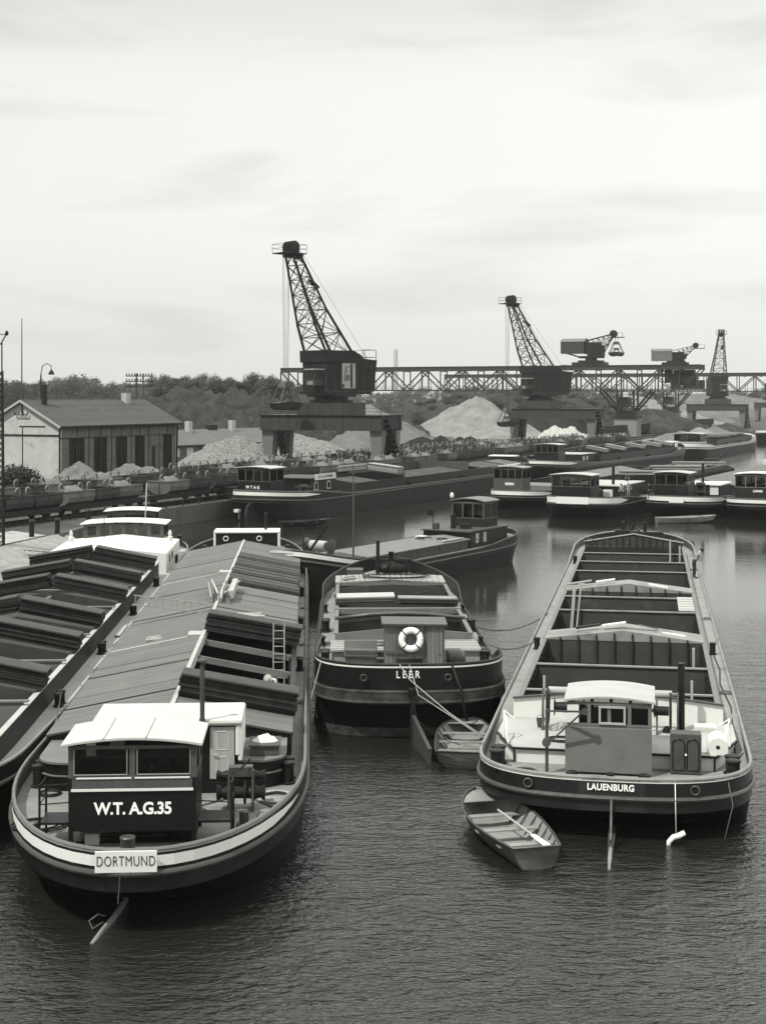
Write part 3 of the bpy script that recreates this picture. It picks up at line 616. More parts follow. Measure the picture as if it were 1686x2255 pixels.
# ---------------------------------------------------------------- people
def person(label, loc, rz, pose='stand', top=shirtg, legs=trous, hat=None, s=1.0):
    """one continuous skinned body; joints in metres, x right, y forward"""
    P = {'pel': (0, 0, .95), 'sp': (0, .02, 1.18), 'ch': (0, .0, 1.40), 'nk': (0, .02, 1.53), 'hd': (0, .04, 1.63), 'ht': (0, .05, 1.72),
         'ls': (-.19, 0, 1.43), 'le': (-.25, .0, 1.16), 'lh': (-.24, .12, .93), 'rs': (.19, 0, 1.43), 're': (.25, 0, 1.16), 'rh': (.24, .12, .93),
         'lq': (-.1, 0, .9), 'lk': (-.11, .03, .5), 'lf': (-.12, 0, .08), 'lt': (-.13, .18, .04), 'rq': (.1, 0, .9), 'rk': (.11, .03, .5), 'rf': (.12, 0, .08), 'rt': (.13, .18, .04)}
    if pose in ('bend', 'lean'):
        k = 1.15 if pose == 'bend' else .55
        for n in ('sp', 'ch', 'nk', 'hd', 'ht', 'ls', 'rs', 'le', 're', 'lh', 'rh'):
            x, y, z = P[n]; dz = z-.95; P[n] = (x, y*cos(k)+dz*sin(k), .95+dz*cos(k)-y*sin(k))
        for g, e, hh in (('l', 'le', 'lh'), ('r', 're', 'rh')):
            sx, sy, sz = P[g+'s']; P[e] = (sx*1.15, sy+.08, sz-.28); P[hh] = (sx*1.1, sy+.2, sz-.5)
    if pose == 'hips':
        P['le'] = (-.38, -.05, 1.2); P['lh'] = (-.2, .08, 1.03); P['re'] = (.38, -.05, 1.2); P['rh'] = (.2, .08, 1.03)
    if pose == 'sit':
        for n in list(P): P[n] = (P[n][0], P[n][1], P[n][2]-.5)
        P['lk'] = (-.13, .42, .5); P['lf'] = (-.13, .45, .08); P['lt'] = (-.13, .62, .04); P['rk'] = (.13, .42, .5); P['rf'] = (.13, .4, .08); P['rt'] = (.13, .57, .04)
        P['lh'] = (-.15, .35, .58); P['rh'] = (.15, .35, .58)
    Rr = {'pel': .13, 'sp': .12, 'ch': .145, 'nk': .055, 'hd': .095, 'ht': .08, 'ls': .07, 'le': .045, 'lh': .035, 'rs': .07, 're': .045, 'rh': .035,
          'lq': .095, 'lk': .062, 'lf': .045, 'lt': .04, 'rq': .095, 'rk': .062, 'rf': .045, 'rt': .04}
    E_ = [('pel', 'sp'), ('sp', 'ch'), ('ch', 'nk'), ('nk', 'hd'), ('hd', 'ht'), ('ch', 'ls'), ('ls', 'le'), ('le', 'lh'), ('ch', 'rs'), ('rs', 're'), ('re', 'rh'),
          ('pel', 'lq'), ('lq', 'lk'), ('lk', 'lf'), ('lf', 'lt'), ('pel', 'rq'), ('rq', 'rk'), ('rk', 'rf'), ('rf', 'rt')]
    ks = list(P); me = bpy.data.meshes.new('person'); me.from_pydata([P[k] for k in ks], [(ks.index(a), ks.index(b)) for a, b in E_], [])
    ob = bpy.data.objects.new('tmp', me); COL.objects.link(ob); ob.modifiers.new('s', 'SKIN')
    for i, k in enumerate(ks): me.skin_vertices[0].data[i].radius = (Rr[k], Rr[k]*.85)
    me.skin_vertices[0].data[0].use_root = True
    ob.modifiers.new('ss', 'SUBSURF').levels = 1
    m2 = bpy.data.meshes.new_from_object(ob.evaluated_get(bpy.context.evaluated_depsgraph_get())); bpy.data.objects.remove(ob)
    for m in (top, legs, skin, hairm): m2.materials.append(m)
    def near(c):
        best = None
        for a, b in E_:
            A, Bv = Vector(P[a]), Vector(P[b]); d = Bv-A; tt = max(0, min(1, (c-A).dot(d)/d.length_squared)); q = (c-(A+d*tt)).length
            if best is None or q < best[0]: best = (q, a, b, tt)
        return best
    for p in m2.polygons:
        q, a, b_, tt = near(p.center); p.use_smooth = True
        p.material_index = 1 if (a in ('lq', 'lk', 'lf', 'rq', 'rk', 'rf') or b_ in ('lq', 'rq')) or (a == 'pel' and tt < .3) else (2 if (a in ('nk', 'hd') or (a in ('le', 're') and tt > .35)) else 0)
    root = thing('person', label, 'person', loc, rz); root.scale = (s, s, s)
    o = bpy.data.objects.new('body', m2); COL.objects.link(o); o.parent = root
    hx = Vector(P['ht']); dirh = (hx-Vector(P['nk'])).normalized(); b = B(Matrix.Translation(hx-dirh*.03) @ dirh.to_track_quat('Z', 'Y').to_matrix().to_4x4())
    if hat: b.lathe([(.17, 0), (.17, .015), (.105, .03), (.1, .1), (.04, .12)], (0, 0, 0), 12); b.make('hat', hat, root, smooth=True)
    else: b.lathe([(.098, -.06), (.105, 0), (.09, .06), (.04, .09)], (0, -.015, 0), 10); b.make('hair', hairm, root, smooth=True)
    return root
person('man with pale hat bending down in the open hold beside the ladder', WM @ Vector((2.9, 19.6, 1.05)), R(160), 'bend', shirtw, trous, palegrey)
# ---------------------------------------------------------------- far left barge, open holds with board stacks
LB_O = (-12.6-.05*36, 36, -.05); lb = thing('open_barge', 'cropped left barge with open holds, dark board stacks and white cabins at far end', 'barge', (LB_O[0], LB_O[1], 0), -LB_O[2], 'cargo barges in the harbour')
LM = frame_of(*LB_O)
h = Hull(72, 8.1, 1.5, .3, ls=8, lb=7, es=2.1, eb=2.2, sh=(.8, 10, .3, 8), ds=1.5, db=2.5)
h.shell(lb, m=hullside, rubdrop=.3, mgun=gunw); h.deck(lb, (4, 53, 3.3), palegrey); coaming(lb, h, 4, 53, 3.25, 2.3, 2.95, m=dark, minn=holdm)
b = B(); 
for g in (-1, 1): b.box(*sorted((g*3.2, g*3.4)), 4, 53, 2.362, 2.4)
b.make('coaming_edge', palegrey, lb)
for y in range(5, 52, 3):
    pass
ys = [13.9, 21.2, 27.2, 35.2, 41.3, 48.6]
ORD = ['nearest', 'second nearest', 'third', 'fourth', 'fifth', 'farthest']
for i, y in enumerate(ys):
    boardstack(f'{ORD[i]} board stack on the right half of the cropped left barge', lb, .05, 3.5, y, 1.05, 3.15, 2.46, 8, m=board)
    if True: boardstack(f'{ORD[i]} board stack on the left half of the cropped left barge', lb, -3.55, -.05, y+.1, 1.05, 2.56, 3.15, 8, m=board)
    crossbeam(lb, y-.6, 3.25, 2.42, 3.0, 1.0, .12, holdl); 
    b = B(); b.ext([(-3.25, y-2.6, 2.4), (3.25, y-2.6, 2.4), (3.25, y-2.6, 1.3), (-3.25, y-2.6, 1.3)], (0, .1, 0)); b.box(-3.4, 3.4, y-2.65, y-2.4, 2.5, 2.55); b.make('bulkhead', midgrey, lb)
    b = B(); b.box(-.1, .1, y-2.6, y-.5, 2.6, 2.8); b.make('ridge_beam', midgrey, lb)
C = B().ext([(x, 53.6 if 1 else 0, 0) for x in ()] or [(-3.7, 54.0, 1.4), (3.7, 54.0, 1.4), (3.7, 54.0, 2.75), (0, 54.0, 3.15), (-3.7, 54.0, 2.75)], (0, 9, 0)).make('cabin_trunk', white, lb, bevel=.04)
b = B()
for y in (55.5, 57.2): b.box(3.7, 3.715, y, y+.9, 2.0, 2.5)
b.make('trunk_window', darkglass, C)
C = house(lb, -2.7, 2.7, 62.4, 65.2, 2.9, 3.8, 2.98, 3.68, 6, 2, wood, wood, white, arch=.16, over=.2, post=.28, name='cabin')
b = B()
for i in range(1, 5): x = -2.7+5.12*i/6+.32; b.box(x, x+.5, 62.46, 62.48, 3.06, 3.66)
b.make('net_curtain', curt, C)
W = house(lb, -1.7, 1.7, 66.4, 68.6, 1.6, 4.35, 3.7, 4.22, 3, 2, midgrey, wood, white, arch=.12, over=.22, post=.12)
for x in (-3.3, 3.25):
    b = B(); b.lathe([(.16, 0), (.18, .5), (.1, .55), (.13, .75), (.05, .95)], (x, 61, 2.6), 10); b.make('side_lamp', white2, lb, smooth=True)
b = B(); b.cyl((1.0, 66, 3.0), (1.15, 66, 6.4), .05); b.make('flag_pole', palegrey, lb)
b = B(); b.cyl((-1.2, 61.6, 3.0), (-1.2, 61.6, 5.5), .03); b.make('aerial_pole', iron, lb)
for y in (15.5, 26, 37, 48, 60): bollards(lb, 3.7, y, 1.5, .14, .5, .5)
bollards(lb, 3.2, 68.5, 1.9, .15, .6, .6)
b = B(); b.box(3.7, 3.95, 30, 33, 1.56, 1.62); b.make('plank', palegrey, lb)
# ---------------------------------------------------------------- centre barge, LEER
L_O = (1.05, 52.5, -.027); LMx = frame_of(*L_O)
le = thing('motor_barge', 'black round sterned barge lettered LEER with a wooden deck hut and lifebuoy', 'barge', (L_O[0], L_O[1], 0), -L_O[2], 'cargo barges in the harbour')
h = Hull(32.5, 7.15, 1.85, .9, ls=3.6, lb=8.5, es=2.9, eb=1.75, sh=(0.1, 6, .55, 9), ds=.9, db=.8)
def zr(y): 
    k = min(1, max(0, (6.2-y)/1.2)) + min(1, max(0, (y-22.5)/1.5)); return h.zdeck(y)+.08+(.75 if y < 14 else .62)*min(1, k)
h.zrim = zr
h.shell(le, m=bottom, mup=black, rub=False, mgun=dark); h.deck(le, (7.6, 23.2, 2.75), gunw)
b = B()
for zz, rr, m_ in ((-.05, .075, 0), (-.42, .075, 0)):
    b.m = 0; r = h.ring(0, 0, 0, lambda y: h.zdeck(y)+zz-.1, off=.05); b.tube(r+[r[0]], rr, 8, False)
r = [h.ring(0, 0, 0, (lambda zz: (lambda y: h.zdeck(y)+zz))(z_), off=o_) for z_, o_ in ((-.15, .11), (-.53, .09))]; n = len(r[0])
b.add(r[0]+r[1], [(i, (i+1) % n, n+(i+1) % n, n+i) for i in range(n)]); b.make('rubbing_timber', rubw, le, smooth='all')
b = B(); r = [h.ring(.72, .6, .02, lambda y: .36, off=.03), h.ring(.78, .6, .02, lambda y: .02, off=.05)]
b.add(r[0]+r[1], [(i, (i+1) % n, n+(i+1) % n, n+i) for i in range(n)]); b.make('waterline_belt', rubw, le, smooth='all')
h.stripe(le, 6.0, .05, .11, white); text('LEER', .37, 'lettering', lett, le, facing(-.15, -.03, 2.43), .004, .004, .8, 1.55)
for x in (-1.75, 1.3): porthole(le, x, .0 if x > 0 else -.0, 2.33, .11)
b = B(); b.cyl((0, -.12, -.5), (0, -.12, 2.0), .09); b.lathe([(.16, 0), (.16, .2), (.1, .25)], (0, -.12, 1.75), 10); b.make('rudder_stock', iron, le, smooth=True)
b = B(); b.hexa([(0, -.15, -.6), (.08, -.15, -.6), (.5, -3.2, -.6), (.42, -3.2, -.6), (0, -.15, .95), (.08, -.15, .95), (.5, -3.2, .45), (.42, -3.2, .45)]); b.bar((.04, -.15, .98), (.46, -3.2, .48), .13, .08); b.make('rudder', steel, le)
# wooden hut with lifebuoy
b = B(); b.box(-.9, 1.43, 3.6, 4.75, 1.85, 3.66); HU = b.make('deck_hut', plankv, le)
b = B(); b.hexa([(-1.0, 3.45, 3.66), (1.53, 3.45, 3.62), (1.53, 4.95, 3.68), (-1.0, 4.95, 3.72), (-1.0, 3.45, 3.74), (1.53, 3.45, 3.70), (1.53, 4.95, 3.76), (-1.0, 4.95, 3.80)]); b.make('hut_roof', steel, HU, bevel=.01)
b = B(); b.box(.7, 1.36, 3.565, 3.597, 1.95, 3.45); b.make('hut_door', plankv, HU, bevel=.01)
b = B(); b.cyl((1.22, 3.53, 2.55), (1.22, 3.58, 2.55), .03); b.make('door_handle', steel, HU)
b = B(); b.box(-.85, .68, 3.55, 3.597, 2.55, 2.66); b.box(-.5, -.43, 3.56, 3.597, 1.9, 2.55); b.box(.6, .67, 3.56, 3.597, 1.9, 2.55); b.make('hut_frame', wood, HU)
b = B(); b.box(-.43, .6, 3.585, 3.598, 2.0, 2.35); b.make('hut_opening', ink, HU)
bz = thing('lifebuoy', 'white lifebuoy hanging on the front of the wooden deck hut', 'lifebuoy', LMx @ Vector((.12, 3.48, 3.12)), .027)
b = B(); b.tube([(.36*cos(2*pi*i/32), 0, .36*sin(2*pi*i/32)) for i in range(33)], .125, 10, False); b.make('ring', lett, bz, smooth='all')
for a in (45, 135, 225, 315):
    b = B(); a = R(a); b.tube([(.36*cos(a+d), 0, .36*sin(a+d)) for d in (-.07, 0, .07)], .132, 10); b.make('band', ink, bz, smooth='all')
b = B(); b.tube([(-.3, 0, .3), (0, .02, .55), (.3, 0, .3)], .012, 5); b.tube([(.46*cos(R(a)), -.02, .46*sin(R(a))) for a in range(200, 345, 12)], .012, 5); b.make('grab_line', ropem, bz)
b = B(); b.ext([(-2.4, 3.9, 1.9), (-1.2, 3.9, 1.9), (-1.2, 3.9, 2.62), (-2.4, 3.9, 2.66)], (0, 1.0, 0)); Cb = b.make('companion', steel, le, bevel=.03)
b = B(); b.hexa([(-2.45, 3.85, 2.4), (-1.15, 3.85, 2.36), (-1.15, 4.95, 2.8), (-2.45, 4.95, 2.8), (-2.45, 3.85, 2.45), (-1.15, 3.85, 2.41), (-1.15, 4.95, 2.85), (-2.45, 4.95, 2.85)]); b.make('companion_lid', darkgrey, Cb)
b = B(); b.lathe([(.2, -.35), (.27, -.3), (.3, 0), (.27, .3), (.2, .35)], (1.95, 4.6, 2.2), 16, 'x'); b.make('barrel', steel, le, smooth=True)
for x0, x1 in ((-3.0, 3.0),):
    b = B()
    for i in range(8): b.box(x0, x1, 5.2+i*.3, 5.47+i*.3, 2.35+.012*(i % 2), 2.42+.012*(i % 2))
    b.box(-2.95, 2.95, 5.3, 7.5, 1.85, 2.34); b.make('aft_planking', woodl, le)
coil(le, -1.3, 6.4, 2.44, .5, 3, ropem, sq=1.3)
coaming(le, h, 7.6, 23.2, 2.75, 2.65, 2.9, m=midgrey, minn=holdm)
for y, d in ((11.4, 1.0), (21.5, 1.2)): 
    b = B(); b.ext([(-2.75, y, 1.5), (2.75, y, 1.5), (2.75, y, 2.68), (1.2, y, 2.85), (0, y, 2.9), (-1.2, y, 2.85), (-2.75, y, 2.68)], (0, .12, 0)); b.box(-2.75, 2.75, y, y+.08, .3, 1.5); b.make('bulkhead', holdl, le)
b = B(); b.tube([(-2.85, 11.2, 2.75), (-1.2, 11.2, 2.93), (0, 11.2, 2.97), (1.2, 11.2, 2.93), (2.85, 11.2, 2.75)], .09, 8); b.make('cross_beam', steel, le, smooth='all')
boardstack('pale weathered hatch boards across the left half of the hold with the wooden hut', le, -2.8, -.1, 16.2, 1.4, 2.75, 2.8, 4, m=boardtop, mt=palegrey, group='hatch boards on the short barge')
boardstack('grey hatch boards across the right half of the hold with the wooden hut', le, .1, 2.85, 15.4, .8, 2.8, 2.75, 4, m=board, mt=gunw, group='hatch boards on the short barge')
b = B(); b.box(-2.9, 2.9, 14.2, 14.5, 2.5, 2.75); b.make('cross_beam', midgrey, le)
b = B()
for i in range(18): b.box(-2.9+i*.32, -2.61+i*.32, 23.2, 26.0, 2.72+.1*(1-((i-8.5)/9)**2), 2.8+.1*(1-((i-8.5)/9)**2))
b.box(-2.85, 2.85, 23.3, 25.9, 1.9, 2.71); b.make('fore_planking', woodl, le)
t = coil(le, .3, 24.6, 2.92, 1.0, 3, iron, 'chain_coil', sq=1.8)
logp('pale roll of canvas lying left on the fore planking of the short barge', le, -2.5, 23.6, 2.82, .7, .5, .09, woodl)
b = B()
for k in range(12): b.cyl((-1.4+k*.28, 23.5, 2.93), (-1.4+k*.28, 25.9, 2.93), .015, n=4)
b.cyl((-1.5, 24, 2.95), (1.8, 24, 2.95), .015, n=4); b.cyl((-1.5, 25.2, 2.95), (1.8, 25.2, 2.95), .015, n=4); b.make('chain_grid', iron, le)
b = B(); b.cyl((-.6, 27.0, 2.1), (-.6, 27.0, 4.6), .1, n=10); b.make('fore_post', iron, le)
b = B(); b.lathe([(.22, -.9), (.35, -.85), (.2, -.7), (.3, -.2), (.38, -.15), (.38, .15), (.3, .2), (.2, .7), (.35, .85), (.22, .9)], (.2, 27.8, 2.95), 14, 'x'); b.box(-.6, -.5, 27.5, 28.1, 2.3, 3.4); b.box(.9, 1.0, 27.5, 28.1, 2.3, 3.4); b.box(-.9, 1.3, 27.7, 27.9, 3.4, 3.5); b.lathe([(.14, 0), (.14, .35), (.18, .4)], (.15, 27.8, 3.5), 10); b.make('windlass', iron, le, smooth=True)
b = B(); b.box(-2.3, -1.4, 27.0, 28.0, 2.3, 3.0); b.make('locker', darkgrey, le, bevel=.02)
for x, y in ((-3.28, 13.4), (3.3, 13.4), (-3.2, 5.4), (3.15, 5.4), (-2.75, 24.9), (2.8, 24.9)): bollards(le, x, y, h.zdeck(y), .17, .55, .5)
for x, y in ((-3.35, 9.4), (3.35, 9.2), (-3.35, 18.8), (3.35, 18.6)):
    b = B(); b.lathe([(.14, 0), (.09, .12), (.08, .25), (.15, .35), (.05, .42)], (x, y, 1.9), 10); b.make('fairlead', iron, le, smooth=True)
logp('bent dark iron bar across the hold of the short barge', le, .8, 19.5, 2.6, 1.2, 1.6, .03, iron)
def rope(label, pts, r=.02, m=None, sag=0, cat='rope', name='rope'):
    P = [Vector(p) for p in pts]
    if len(P) == 2: P = [P[0].lerp(P[1], i/14)-Vector((0, 0, sag*4*(i/14)*(1-i/14))) for i in range(15)]
    b = B(); c = P[0]; b.tube([p-c for p in P], r, 5); o = b.make(name, m or ropem, None, smooth='all'); o.location = c; return tag(o, label, cat)
rope('long pale rope hanging from the black stern down into the tied skiff', [LMx @ Vector((-.45, .0, 2.8)), LMx @ Vector((-.1, -.25, 2.3)), (2.3, 51.2, 1.35), (3.5, 50, .75)], .022, ropel)
rope('second pale rope from the stern rail to the same skiff', [LMx @ Vector((-.1, .0, 2.8)), LMx @ Vector((.2, -.5, 1.8)), (2.6, 50.6, 1.2), (3.6, 49.6, .7)], .018, ropel)
rope('chain hanging from the black stern to the bow of the tied skiff', [LMx @ Vector((1.45, .1, 2.75)), LMx @ Vector((1.75, -.2, 1.9)), LMx @ Vector((1.9, -.2, 1.1)), (3.05, 52.6, .75)], .05, iron, cat='chain', name='chain')
rope('thin line hanging from the rudder post into the skiff', [LMx @ Vector((.0, -.25, 1.7)), LMx @ Vector((.15, -.4, .9)), LMx @ Vector((.9, -1.6, .5)), (2.6, 49.6, .6)], .015, iron)
# ---------------------------------------------------------------- right barge, LAUENBURG
A_O = (6.39, 40.71, .181); AM = frame_of(*A_O)
la = thing('open_barge', 'barge lettered LAUENBURG with long empty open hold, white cabin trunk and grey wheelhouse', 'barge', (A_O[0], A_O[1], 0), -A_O[2], 'cargo barges in the harbour')
h = Hull(65, 8.05, 1.35, .42, ls=3.4, lb=7, es=2.75, eb=2.3, sh=(0, 5, 1.0, 10), ds=2.2)
h.zdeck = lambda y: 1.35+.45*min(1, max(0, (y-4.5)/4))+.55*max(0, 1-(65-y)/10)**2
h.shell(la, m=bottom, mup=hullgl, rub=True, mrub=steel, mgun=gunw, rubdrop=.22); h.stripe(la, 4.5, .02, .085, white); h.deck(la, (7.3, 58.3, 3.25), gunw)
h.stripe(la, 64, -.02, .06, gunw, 'gunwale_edge', 64)
b = B(); r = h.ring(0, 0, 0, lambda y: h.zdeck(y)-.2, off=.02); 
for i in range(0, 46): 
    for q in (i, -i):
        x, y, z = r[q]; b.box(x-.02, x+.02, y-.02, y+.02, z+.02, z+.06)
text('LAUENBURG', .25, 'lettering', lett, la, facing(-.02, -.03, 1.53), .004, .008, .88, 1.05)
for x, r_ in ((-2.35, .12), (2.3, .12)): porthole(la, x, h.ds*0+.2, 1.5, r_)
W = house(la, -1.34, 1.11, 2.05, 4.3, 1.5, 3.48, 2.78, 3.4, 4, 2, midgrey, midgrey, palegrey, arch=.13, over=.1, post=.1)
b = B(); b.box(-1.4, 1.12, 1.98, 2.048, 1.42, 2.74); b.make('front_panel', midgrey, W, bevel=.01)
b = B(); b.box(-1.34, -1.0, 2.02, 2.08, 2.86, 3.39); b.make('white_panel', white, W)
b = B()
for a in ((-.42, .36, 2.84, 2.90), (-.42, .36, 3.32, 3.38), (-.42, -.36, 2.9, 3.32), (.30, .36, 2.9, 3.32)): b.box(a[0], a[1], 2.0, 2.04, a[2], a[3])
b.make('window_frame', palegrey, W)
b = B()
for x, y in ((-1.3, 2.3), (1.0, 2.3), (-1.3, 4.1), (1.0, 4.1)): b.box(x, x+.1, y, y+.1, 1.35, 1.5)
b.make('support_post', iron, W)
tp = [(-3.65, 7.3), (-3.65, 5.1), (-3.0, 3.1), (2.95, 3.0), (3.65, 5.2), (3.65, 7.3)]
b = B(); b.ext([(x, y, 1.33) for x, y in tp], (0, 0, .47)); T = b.make('cabin_trunk', white, la)
b = B(); b.ext([(x*1.012, y-.03, 1.805) for x, y in tp], (0, 0, .02)); b.make('trunk_top', palegrey, T)
b = B(); tb = [(x*1.02, y-.05, 1.78) for x, y in tp]; 
for p, q in zip(tb, tb[1:]): b.bar(p, q, .05, .06)
for x, y in ((-3.0, 3.06), (2.95, 2.96)): b.box(x-.03, x+.03, y-.02, y+.02, 1.34, 1.8)
b.make('trunk_trim', black, T)
b = B(); b.ext([(-3.4, 7.2, 1.8), (3.4, 7.2, 1.8), (3.4, 7.2, 2.42), (0, 7.2, 2.8), (-3.4, 7.2, 2.42)], (0, .1, 0)); b.make('coaming_front', white, la)
b = B(); b.bar((-3.42, 7.2, 2.46), (0, 7.2, 2.84), .14, .05); b.bar((0, 7.2, 2.84), (3.42, 7.2, 2.46), .14, .05); b.make('coaming_cap', darkgrey, la)
coaming(la, h, 7.4, 58.3, 3.22, 2.3, 2.3, m=midgrey, minn=holdm)
for i, y in enumerate((9.3, 14.2, 28.4, 33.2, 44.2, 49.1, 54)):
    b = B(); b.box(-3.2, 3.2, y, y+.08, 1.25, 2.3); crb = b.make('cross_beam', holdl, la)
    b = B(); b.box(-3.22, 3.22, y-.06, y+.12, 2.3, 2.35); b.make('beam_flange', gunw, crb)
for y0, y1, zp in ((19.7, 21.7, 2.8), (35.0, 36.7, 2.8)):
    b = B(); b.ext([(-3.2, y0+.02, .1), (3.2, y0+.02, .1), (3.2, y0+.02, 2.35), (0, y0+.02, zp-.05), (-3.2, y0+.02, 2.35)], (0, y1-y0-.04, 0)); bk = b.make('bulkhead', holdl, la)
    b = B(); b.ext([(-3.25, y0, 2.352), (3.25, y0, 2.352), (3.25, y0, 2.40), (0, y0, zp), (-3.25, y0, 2.40)], (0, y1-y0, 0)); b.make('bulkhead_deck', gunw, bk)
    b = B()
    for k in range(8): b.box(-2.6+k*.74-.03, -2.6+k*.74+.03, y0-.08, y0+.02, .3, 2.42+.3*(1-abs(-2.6+k*.74)/3.2))
    b.make('bulkhead_rib', holdm, bk)
b = B(); b.ext([(-3.25, 58.3, .1), (3.25, 58.3, .1), (3.25, 58.3, 2.6), (0, 58.3, 3.15), (-3.25, 58.3, 2.6)], (0, .1, 0)); bk = b.make('bow_bulkhead', holdl, la)
b = B()
for k in range(14): b.box(-2.9+k*.44-.025, -2.9+k*.44+.025, 58.22, 58.3, .3, 2.6+.5*(1-abs(-2.9+k*.44)/3.25))
b.make('bulkhead_rib', holdm, bk)
b = B(); b.bar((-3.3, 58.3, 2.65), (0, 58.3, 3.2), .12, .06); b.bar((0, 58.3, 3.2), (3.3, 58.3, 2.65), .12, .06); b.make('bulkhead_cap', palegrey, bk)
for a_ in ((-2.54, -2.46, 8.8, 8.88, .1, 2.9), (2.41, 2.49, 8.8, 8.88, .1, 2.9), (2.75, 2.85, 18.8, 18.9, .1, 2.3), (2.3, 2.4, 53.5, 53.6, .3, 3.2), (2.9, 3.0, 53.5, 53.6, .3, 2.9)): B().box(*a_).make('upright_post', palegrey, la)
for lab, x, y, dx, dy, m_ in (('pale plank at the left of the nearer hold bridge on the empty barge', -2.0, 20.6, 1.0, .1, iron), ('white plank next to the centre of the nearer hold bridge', -.9, 20.5, 1.0, .1, white), ('tilted white plank at the right of the nearer hold bridge', 1.6, 20.3, .95, .5, white),
                          ('dark plank at the left of the farther hold bridge', -3.2, 35.8, 1.3, .3, woodl), ('white plank left of centre on the farther hold bridge', -1.7, 35.8, 1.0, 0, white), ('white plank right of centre on the farther hold bridge', 1.0, 35.6, 1.0, 0, white)):
    z = 2.42+.4*(1-abs(x+dx/2)/3.25); b = B(); b.box(0, dx, -.12, .12, 0, .08); o = b.make('plank', m_, None, bevel=.01); o.location = AM @ Vector((x, y, z+.04)); o.rotation_euler = (0, R(-9)*(-1 if x > 0 else 1)*1.0, -A_O[2]+dy*.5); tag(o, lab, 'plank', 'planks on the hold bridges')
t = thing('plank_stack', 'stack of short grey slats on the right edge of the empty hold', 'plank stack', AM @ Vector((2.75, 28.6, 2.36)), -A_O[2])
for k in range(11): b = B(); b.box(-.35, .4, k*.42, k*.42+.34, .0, .06+.02*(k % 2)); b.make('board', palegrey, t, bevel=.01)
M = AM @ Matrix.Translation((-2.6, 28.2, 1.2)) @ Matrix.Rotation(R(4), 4, 'Y')
b = B(M); b.bar((0, 0, 0), (0, 0, 2.1), .14); b.bar((.22, 0, 0), (.3, 0, 2.4), .08); b.bar((.2, 0, 2.4), (.45, 0, 2.45), .06); tag(b.make('timber_piece', palegrey), 'two upright pale timbers leaning in the left of the empty hold', 'timber')
M = AM @ Matrix.Translation((-2.8, 54.6, 1.3)); ladder('wooden_ladder', 'dark ladder at the left front corner of the empty hold', 'ladder', M, 2.0, .5, iron, group='wooden ladders')
for g in (-1, 1):
    bollards(la, g*3.62, 20.4, 1.8, .12, .5, .3, n=1)
    bollards(la, g*3.45, 2.6, 1.35, .19, .55, .55)
    for x in (1.75, 2.3, 2.85): bollards(la, g*x, 59.6-.3*x, 2.2, .15, .6, .5, n=1)
bollards(la, -3.6, 52.2, 1.8, .12, .5, .3, n=1)
for x in (-1.15, -.05, .9): bollards(la, x, .95, 1.35, .09 if x == -.05 else .15, .35, .3, n=1)
# davit
b = B(); b.cyl((-1.93, 1.9, 1.35), (-1.93, 1.9, 3.25), .05); b.bar((-1.93, 1.9, 3.2), (-.75, 1.5, 3.3), .05); b.bar((-1.93, 1.9, 2.2), (-.85, 1.5, 3.3), .045); b.lathe([(.1, -.03), (.1, .03)], (-.8, 1.5, 3.3), 12, 'y'); b.lathe([(.13, -.1), (.13, .1)], (-1.93, 1.8, 2.3), 12, 'y'); b.make('davit', darkgrey, la)
# hatch winch with two big wheels either side of the wheelhouse
wn = thing('hatch_winch', 'wide deck winch with big spoked wheels either side of the grey wheelhouse', 'winch', AM @ Vector((-.05, 5.6, 1.82)), -A_O[2])
for x in (-2.1, 1.75):
    b = B(); b.tube([(x, .55*cos(i*2*pi/24), .72+.55*sin(i*2*pi/24)) for i in range(25)], .04, 6, False)
    for k in range(6): b.bar((x, 0, .72), (x, .53*cos(k*pi/3), .72+.53*sin(k*pi/3)), .035)
    b.make('wheel', iron, wn, smooth=True)
b = B(); b.lathe([(.13, -2.1), (.13, 1.8)], (0, .3, 1.18), 12, 'x'); b.make('roller', palegrey, wn, smooth=True)
b = B(); b.lathe([(.3, -1.9), (.16, -1.85), (.2, -1.0), (.3, -.95), (.05, -.9), (.05, 1.2), (.25, 1.25), (.15, 1.3), (.15, 1.7)], (0, 0, .72), 12, 'x'); b.make('drum', iron, wn, smooth=True)
b = B()
for x in (-2.3, -1.35, 1.3, 1.95): b.ext([(x, -.25, 0), (x, .3, 0), (x, .36, 1.25), (x, .22, 1.25)], (.06, 0, 0))
b.make('winch_frame', steel, wn)
for g in (-1, 1):
    b = B(); x0 = g*3.45
    b.cyl((x0, 4.3, 1.8), (x0*1.0, 4.5, 2.6), .03); b.cyl((x0*.93, 3.4, 1.8), (x0*.97, 4.2, 2.5), .025); b.cyl((x0*1.0, 4.5, 2.6), (x0*.93, 3.2, 1.9), .025); b.cyl((x0*.88, 4.2, 1.8), (x0*.9, 4.3, 2.4), .025); b.cyl((x0*.9, 4.3, 2.4), (x0, 4.5, 2.6), .02); b.cyl((x0*.88, 4.2, 1.8), (x0*.88, 4.2, 1.4), .03); b.make('handrail', white, la)
b = B(); b.box(1.65, 2.55, 2.45, 3.0, 1.37, 2.55); K = b.make('locker', darkgrey, la, bevel=.02)
for x in (1.72, 2.13):
    b = B(); P = [(x, 2.43, 1.5), (x+.34, 2.43, 1.5), (x+.34, 2.43, 2.25)]+[(x+.17+.17*cos(a), 2.43, 2.25+.17*sin(a)) for a in (R(30), R(60), R(90), R(120), R(150))]+[(x, 2.43, 2.25)]
    b.tube(P+[P[0]], .014, 5); b.make('door', black, K)
b = B(); b.cyl((2.1, 2.4, 1.95), (2.1, 2.44, 1.95), .03); b.make('door_handle', lett, K)
